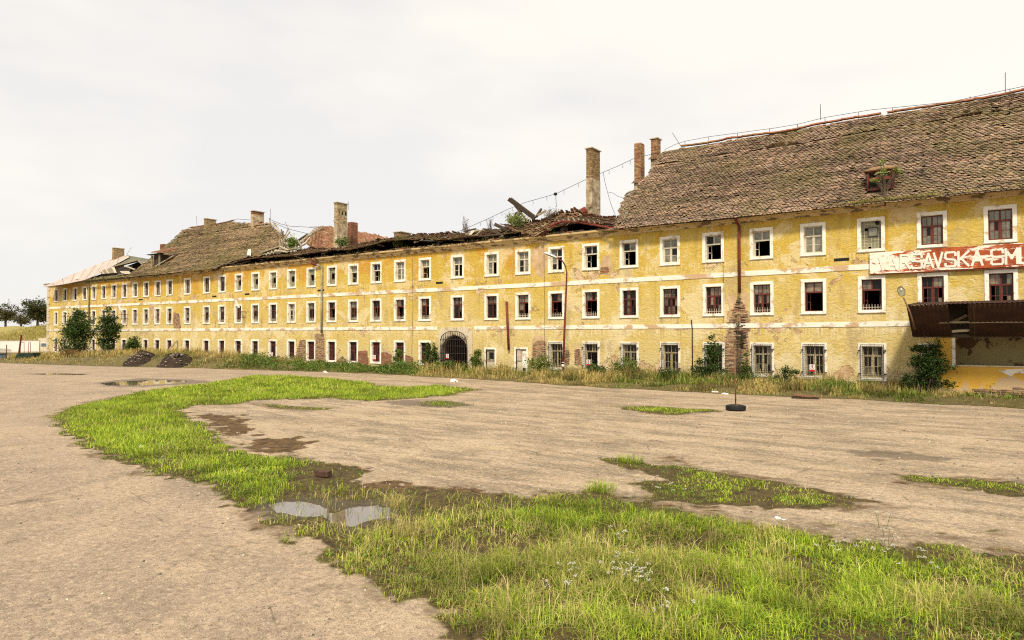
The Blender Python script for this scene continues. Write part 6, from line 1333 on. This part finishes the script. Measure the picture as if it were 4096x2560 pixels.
# ------------------------------------------------------------------ beyond the far corner
wa, wb = onZ(-260, 1412), onZ(155, 1405); wa = np.array(wa); wb = np.array(wb)
ww = thing('garden_wall', 'low white rendered wall beyond the far corner of the barracks', 'wall', tuple(wb)); zt_ = onY(150, 1362, wb[1])[2]
MB().beam((wa-wb)+np.array([0, 0, zt_/2-.1]), np.array([0, 0, zt_/2-.1]), .35, zt_+.2).build('wall_body', M['whitewall'], ww); MB().beam((wa-wb)+np.array([0, 0, zt_+.05]), np.array([0, 0, zt_+.05]), .45, .08).build('coping', M['concrete'], ww)
pe = onZ(170, 1405); cw_ = thing('brick_pier', 'weathered stone wall end between white wall and barracks corner', 'wall', tuple(pe)); MB().box((-1.2, -.2, -.1), (2.2, .3, 2.1)).build('pier', M['stone'], cw_)
n = 60; xs = np.linspace(-230, -88, n); t = np.linspace(0, 1, 16); X, T = np.meshgrid(xs, t); Y = 11+T*22+(X+100)*-.02; Z = 1.0+3.5*np.clip(T*1.6, 0, 1)**.9+(fbm(X, Y, .15, 3)-.5)*.7*np.clip(T*3, 0, 1); Z[0] = -.1
i, j = np.meshgrid(np.arange(15), np.arange(n-1), indexing='ij'); q = (i*n+j).ravel(); b = MB(); b.add(np.stack([X, Y, Z], -1).reshape(-1, 3), np.stack([q, q+1, q+n+1, q+n], 1)); b.build('bank', M['bank'], None, True, kind='structure', label='grassy rampart bank covered in dry yellow grass')
rng = np.random.default_rng(3); N = 16000; x = rng.uniform(-170, -96, N); tt = rng.random(N); y = 11+tt*22+(x+100)*-.02; z = 1.0+3.5*np.clip(tt*1.6, 0, 1)**.9; blades('bank_grass', x, y, z-.2, .5+.5*rng.random(N), np.full(N, .1), pick(rng, N, [((.44,.36,.11), 3), ((.36,.31,.08), 2), ((.2,.2,.05), 1)]), rng, .5, 'dry yellow grass on the rampart bank', False)
def far_tree(px, py, y, h, r, seed, label, cols, n=3600):
    p = onY(px, py, y); base = (p[0], y, p[2]-.3); shrub('broadleaf_tree', label, 'tree', base, [(0,0,h*.62,r,r,h*.36,5),(r*.4,0,h*.4,r*.6,r*.6,h*.22,2),(-r*.45,0,h*.45,r*.6,r*.6,h*.22,2)], n, .42, cols, seed, stems=26, clump=.55, trunk=(h*.4, .28), rstem=.09)
far_tree(22, 1300, 30, 6.4, 3.0, 61, 'brownish open tree on the bank at the far left', [(.10,.085,.03),(.13,.12,.035),(.07,.06,.02)], 2600)
far_tree(150, 1300, 28, 6.4, 3.0, 62, 'dense dark green tree on the bank beside the barracks corner', [(.07,.085,.02),(.10,.10,.03),(.045,.05,.015)], 4600); far_tree(84, 1302, 30, 2.8, 1.6, 63, 'low bushy tree between the two bank trees', [(.10,.085,.03),(.12,.11,.03)], 900); far_tree(195, 1302, 30, 5.0, 2.6, 64, 'brown leaved tree partly behind the barracks corner', [(.13,.09,.03),(.10,.08,.03)], 2200); far_tree(-60, 1302, 30, 6, 3, 65, 'tree at the left edge of the bank', GR_B, 2000)
hd = MB(); rngh = np.random.default_rng(66); NN = 3500; leaf_quads(hd, np.stack([rngh.uniform(-172, -98, NN), 31+rngh.normal(size=NN)*.6, 4.7+rngh.random(NN)*1.3], 1), .5, [(.16,.10,.045),(.09,.10,.03),(.12,.07,.04)], rngh); hd.build('hedge', M['leaf'], label='brown hedge along the crest of the bank').__setitem__('category', 'hedge')
# small things there
p = onZ(90, 1412); g = thing('goal_posts', 'thin red metal frame before the white wall', 'frame', tuple(p)); b = MB(); m = mpp(90, p[1])
for dx, dy in ((-22, 0), (16, 0), (-12, 3), (8, 3)): b.tube([(dx*m, dy*.3, 0), (dx*m*.9, dy*.3, 42*m)], .035, 6)
b.tube([(-20*m, 0, 42*m), (15*m, 0, 42*m)], .035, 6); b.tube([(-11*m, .9, 42*m), (8*m, .9, 42*m)], .03, 6); b.build('tube_frame', M['redmetal'], g, True)
p = onZ(92, 1413); g = thing('leaning_beam', 'rusty steel beam leaning over the thin red frame', 'beam', tuple(p)); b = MB(); b.beam((0, -.5, 0), (22*m, -.5, 72*m), .16, .2); b.build('beam', M['redmetal'], g)
p = onZ(24, 1440); g = thing('fence_post', 'thin leaning brown post at the far left', 'post', tuple(p)); MB().tube([(0, 0, 0), (.12, 0, 61*mpp(24, p[1]))], .045, 6).build('post', M['redmetal'], g, True)
p = onZ(60, 1438); g = thing('tarpaulin_heap', 'dark green tarpaulin tent shape at the far left verge', 'tarpaulin', tuple(p)); m = mpp(60, p[1]); b = MB(); b.prism([(-14*m, 0, 0), (22*m, 0, 0), (14*m, .2, 24*m), (2*m, .2, 26*m)], (0, 2, 0)); b.build('cover', M['green'], g); b = MB(); b.prism([(14*m, .6, 0), (110*m, .6, .1), (112*m, .6, 28*m), (4*m, .6, 22*m)], (0, .6, 0)); b.build('side_cover', M['green'], g)
p = onZ(8, 1438); g = thing('crate', 'small dark box by the picket fence at the far left', 'box', tuple(p)); MB().box((-.4, -.3, 0), (.4, .3, .6)).build('body', M['blue'], g); MB().box((-.45, -.35, .6), (.45, .35, .66)).build('lid', M['green'], g)
p = onZ(20, 1420); g = thing('picket_fence', 'low pale picket fence before the white wall', 'fence', tuple(p)); m = mpp(20, p[1])
for k in range(18): MB().box((-.03, 0, 0), (.03, .03, .85)).build('picket', M['greypipe'], g).location = ((k-12)*.33, 0, 0)
MB().box((-4.2, .03, .6), (2.1, .06, .66)).build('rail', M['greypipe'], g)
p = onZ(175, 1412); g = thing('covered_boat', 'blue grey covered trailer at the foot of the barracks corner', 'trailer', (p[0], p[1], .9)); MB().prism([(-1.0, 0, 0), (1.0, 0, 0), (.9, 0, .5), (-.8, 0, .55)], (0, 1.2, 0)).build('cover', M['blue'], g); MB().box((-1.1, -.1, .5), (1.0, 1.3, .58)).build('lid', M['whitewall'], g)
# leaning plank, wall lamps
g = thing('leaning_plank', 'long weathered plank leaning against the wall near the far mounds', 'plank', tuple(at(688, 1400, -1.4))); a = onY(672, 1405, -1.6)-np.array(g.location); c = onY(706, 1362, -.1)-np.array(g.location); MB().beam(a, c, .16, .08, W2).build('board', M['wood'], g)
def wall_lamp(px, py, lab):
    p = onY(px, py, -.02); g = thing('wall_lamp', lab, 'lamp', tuple(p), 0, 'broken lamps on brackets on the facade'); m = mpp(px, 0)
    b = MB(); b.beam((0, 0, 0), (.05, -.9, .02), .04, .05); b.beam((0, 0, -.45), (.05, -.9, -.5), .04, .05); b.tube([(.04, -.7, -.55), (.04, -.7, .25)], .03, 6); b.build('bracket', M['redmetal'], g)
    b = MB(); b.beam((-.45, -.75, .95), (.05, -.75, .35), .16, .1); b.build('lamp_housing', M['lamphead'], g); return g
wall_lamp(512, 1258, 'broken white lamp on red brackets between the far middle floor windows'); wall_lamp(985, 1248, 'broken white tube lamp on brackets beside a middle floor window')
# shutter hook box
# ------------------------------------------------------------------ litter
def blob(px, py, s, mat, name, label, cat, seed, y=None, flat=.5):
    p = onZ(px, py) if y is None else at(px, py, y); r = random.Random(seed); g = thing(name, label, cat, (p[0], p[1], float(p[2]) if y is not None else 0)); V = []; n_, m_ = 9, 5
    for i in range(m_):
        ph = math.pi/2*i/(m_-1)
        for j in range(n_): a = 2*math.pi*j/n_; k = s*(1+r.uniform(-.3, .3)); V.append((math.cos(a)*math.cos(ph)*k, math.sin(a)*math.cos(ph)*k*.6, math.sin(ph)*k*flat))
    MB().add(V, np.array([[i*n_+j, i*n_+(j+1) % n_, (i+1)*n_+(j+1) % n_, (i+1)*n_+j] for i in range(m_-1) for j in range(n_)])).build('bag', mat, g); return g
blob(1815, 1526, .26, M['white'], 'plastic_bag', 'white plastic bag on the weeds in front of the gate', 'litter', 1); blob(1300, 1490, .2, M['white'], 'plastic_bag', 'round white bag at the verge far left of the gate', 'litter', 2)
blob(562, 1790, .09, M['white'], 'paper_scrap', 'crumpled white paper on the left grass', 'litter', 3); blob(2860, 1570, .2, M['white'], 'paper_scrap', 'white scraps on the kerb left of the tyre stand', 'litter', 4, None, .3); blob(2900, 1576, .15, M['white'], 'paper_scrap', 'smaller white scrap beside the pole', 'litter', 5, None, .3); blob(3110, 2073, .045, M['white'], 'stone_lump', 'pale broken stone at the edge of the near grass', 'stone', 6); blob(3135, 2080, .03, M['white'], 'stone_lump', 'smaller pale stone beside the broken one', 'stone', 7)
p = onZ(1292, 1908); g = thing('loose_brick', 'dark brick lying on the grass behind the near puddle', 'brick', (p[0], p[1], .02), .3); MB().box((-.14, -.07, 0), (.14, .07, .09), (.10, .05, .035)).build('brick', M['brick'], g)
p = onZ(3220, 1594); g = thing('fallen_board', 'dark red board lying half off the verge', 'board', (p[0], p[1], .03), .15); b = MB(); b.beam((-.45, -.05, .12), (.55, .1, .03), .5, .05, (.24, .12, .07)); b.build('board', M['wood'], g); b = MB(); b.beam((-.5, -.2, .02), (.5, -.12, .02), .12, .08, W4); b.build('batten', M['wood'], g)
# gravel specks on the yard
def gravel():
    rng = np.random.default_rng(44); N = 9000; a = np.radians(rng.uniform(-10, 76, N)); r = 4.5+rng.random(N)**1.6*26; x, y = -np.sin(a)*r, -36+np.cos(a)*r; k = near_mask(x, y) < .05; k &= rng.random(N) < np.clip((fbm(x, y, .7, 4, 3)-.35)*4, .1, 1); x, y, r = x[k], y[k], r[k]; N = len(x)
    s = (.004+.012*rng.random(N)**3)*(1+r*.05); V = np.array([(1,0,0),(0,1,0),(-1,0,0),(0,-1,0),(0,0,.8)]); P = np.stack([x, y, np.full(N, .0)], 1)[:, None]+V[None]*s[:, None, None]; q = np.arange(N)[:, None]*5
    C = np.repeat(rng.choice([.09, .16, .3, .5, .6], N)[:, None]*np.array([1, .85, .66]), 5, 0); b = MB(); b.add(P.reshape(-1, 3), np.concatenate([q+np.array([[i, (i+1) % 4, 4]]) for i in range(4)]), C); b.build('gravel', M['brick'], kind='stuff', label='loose grit scattered over the asphalt')
gravel()
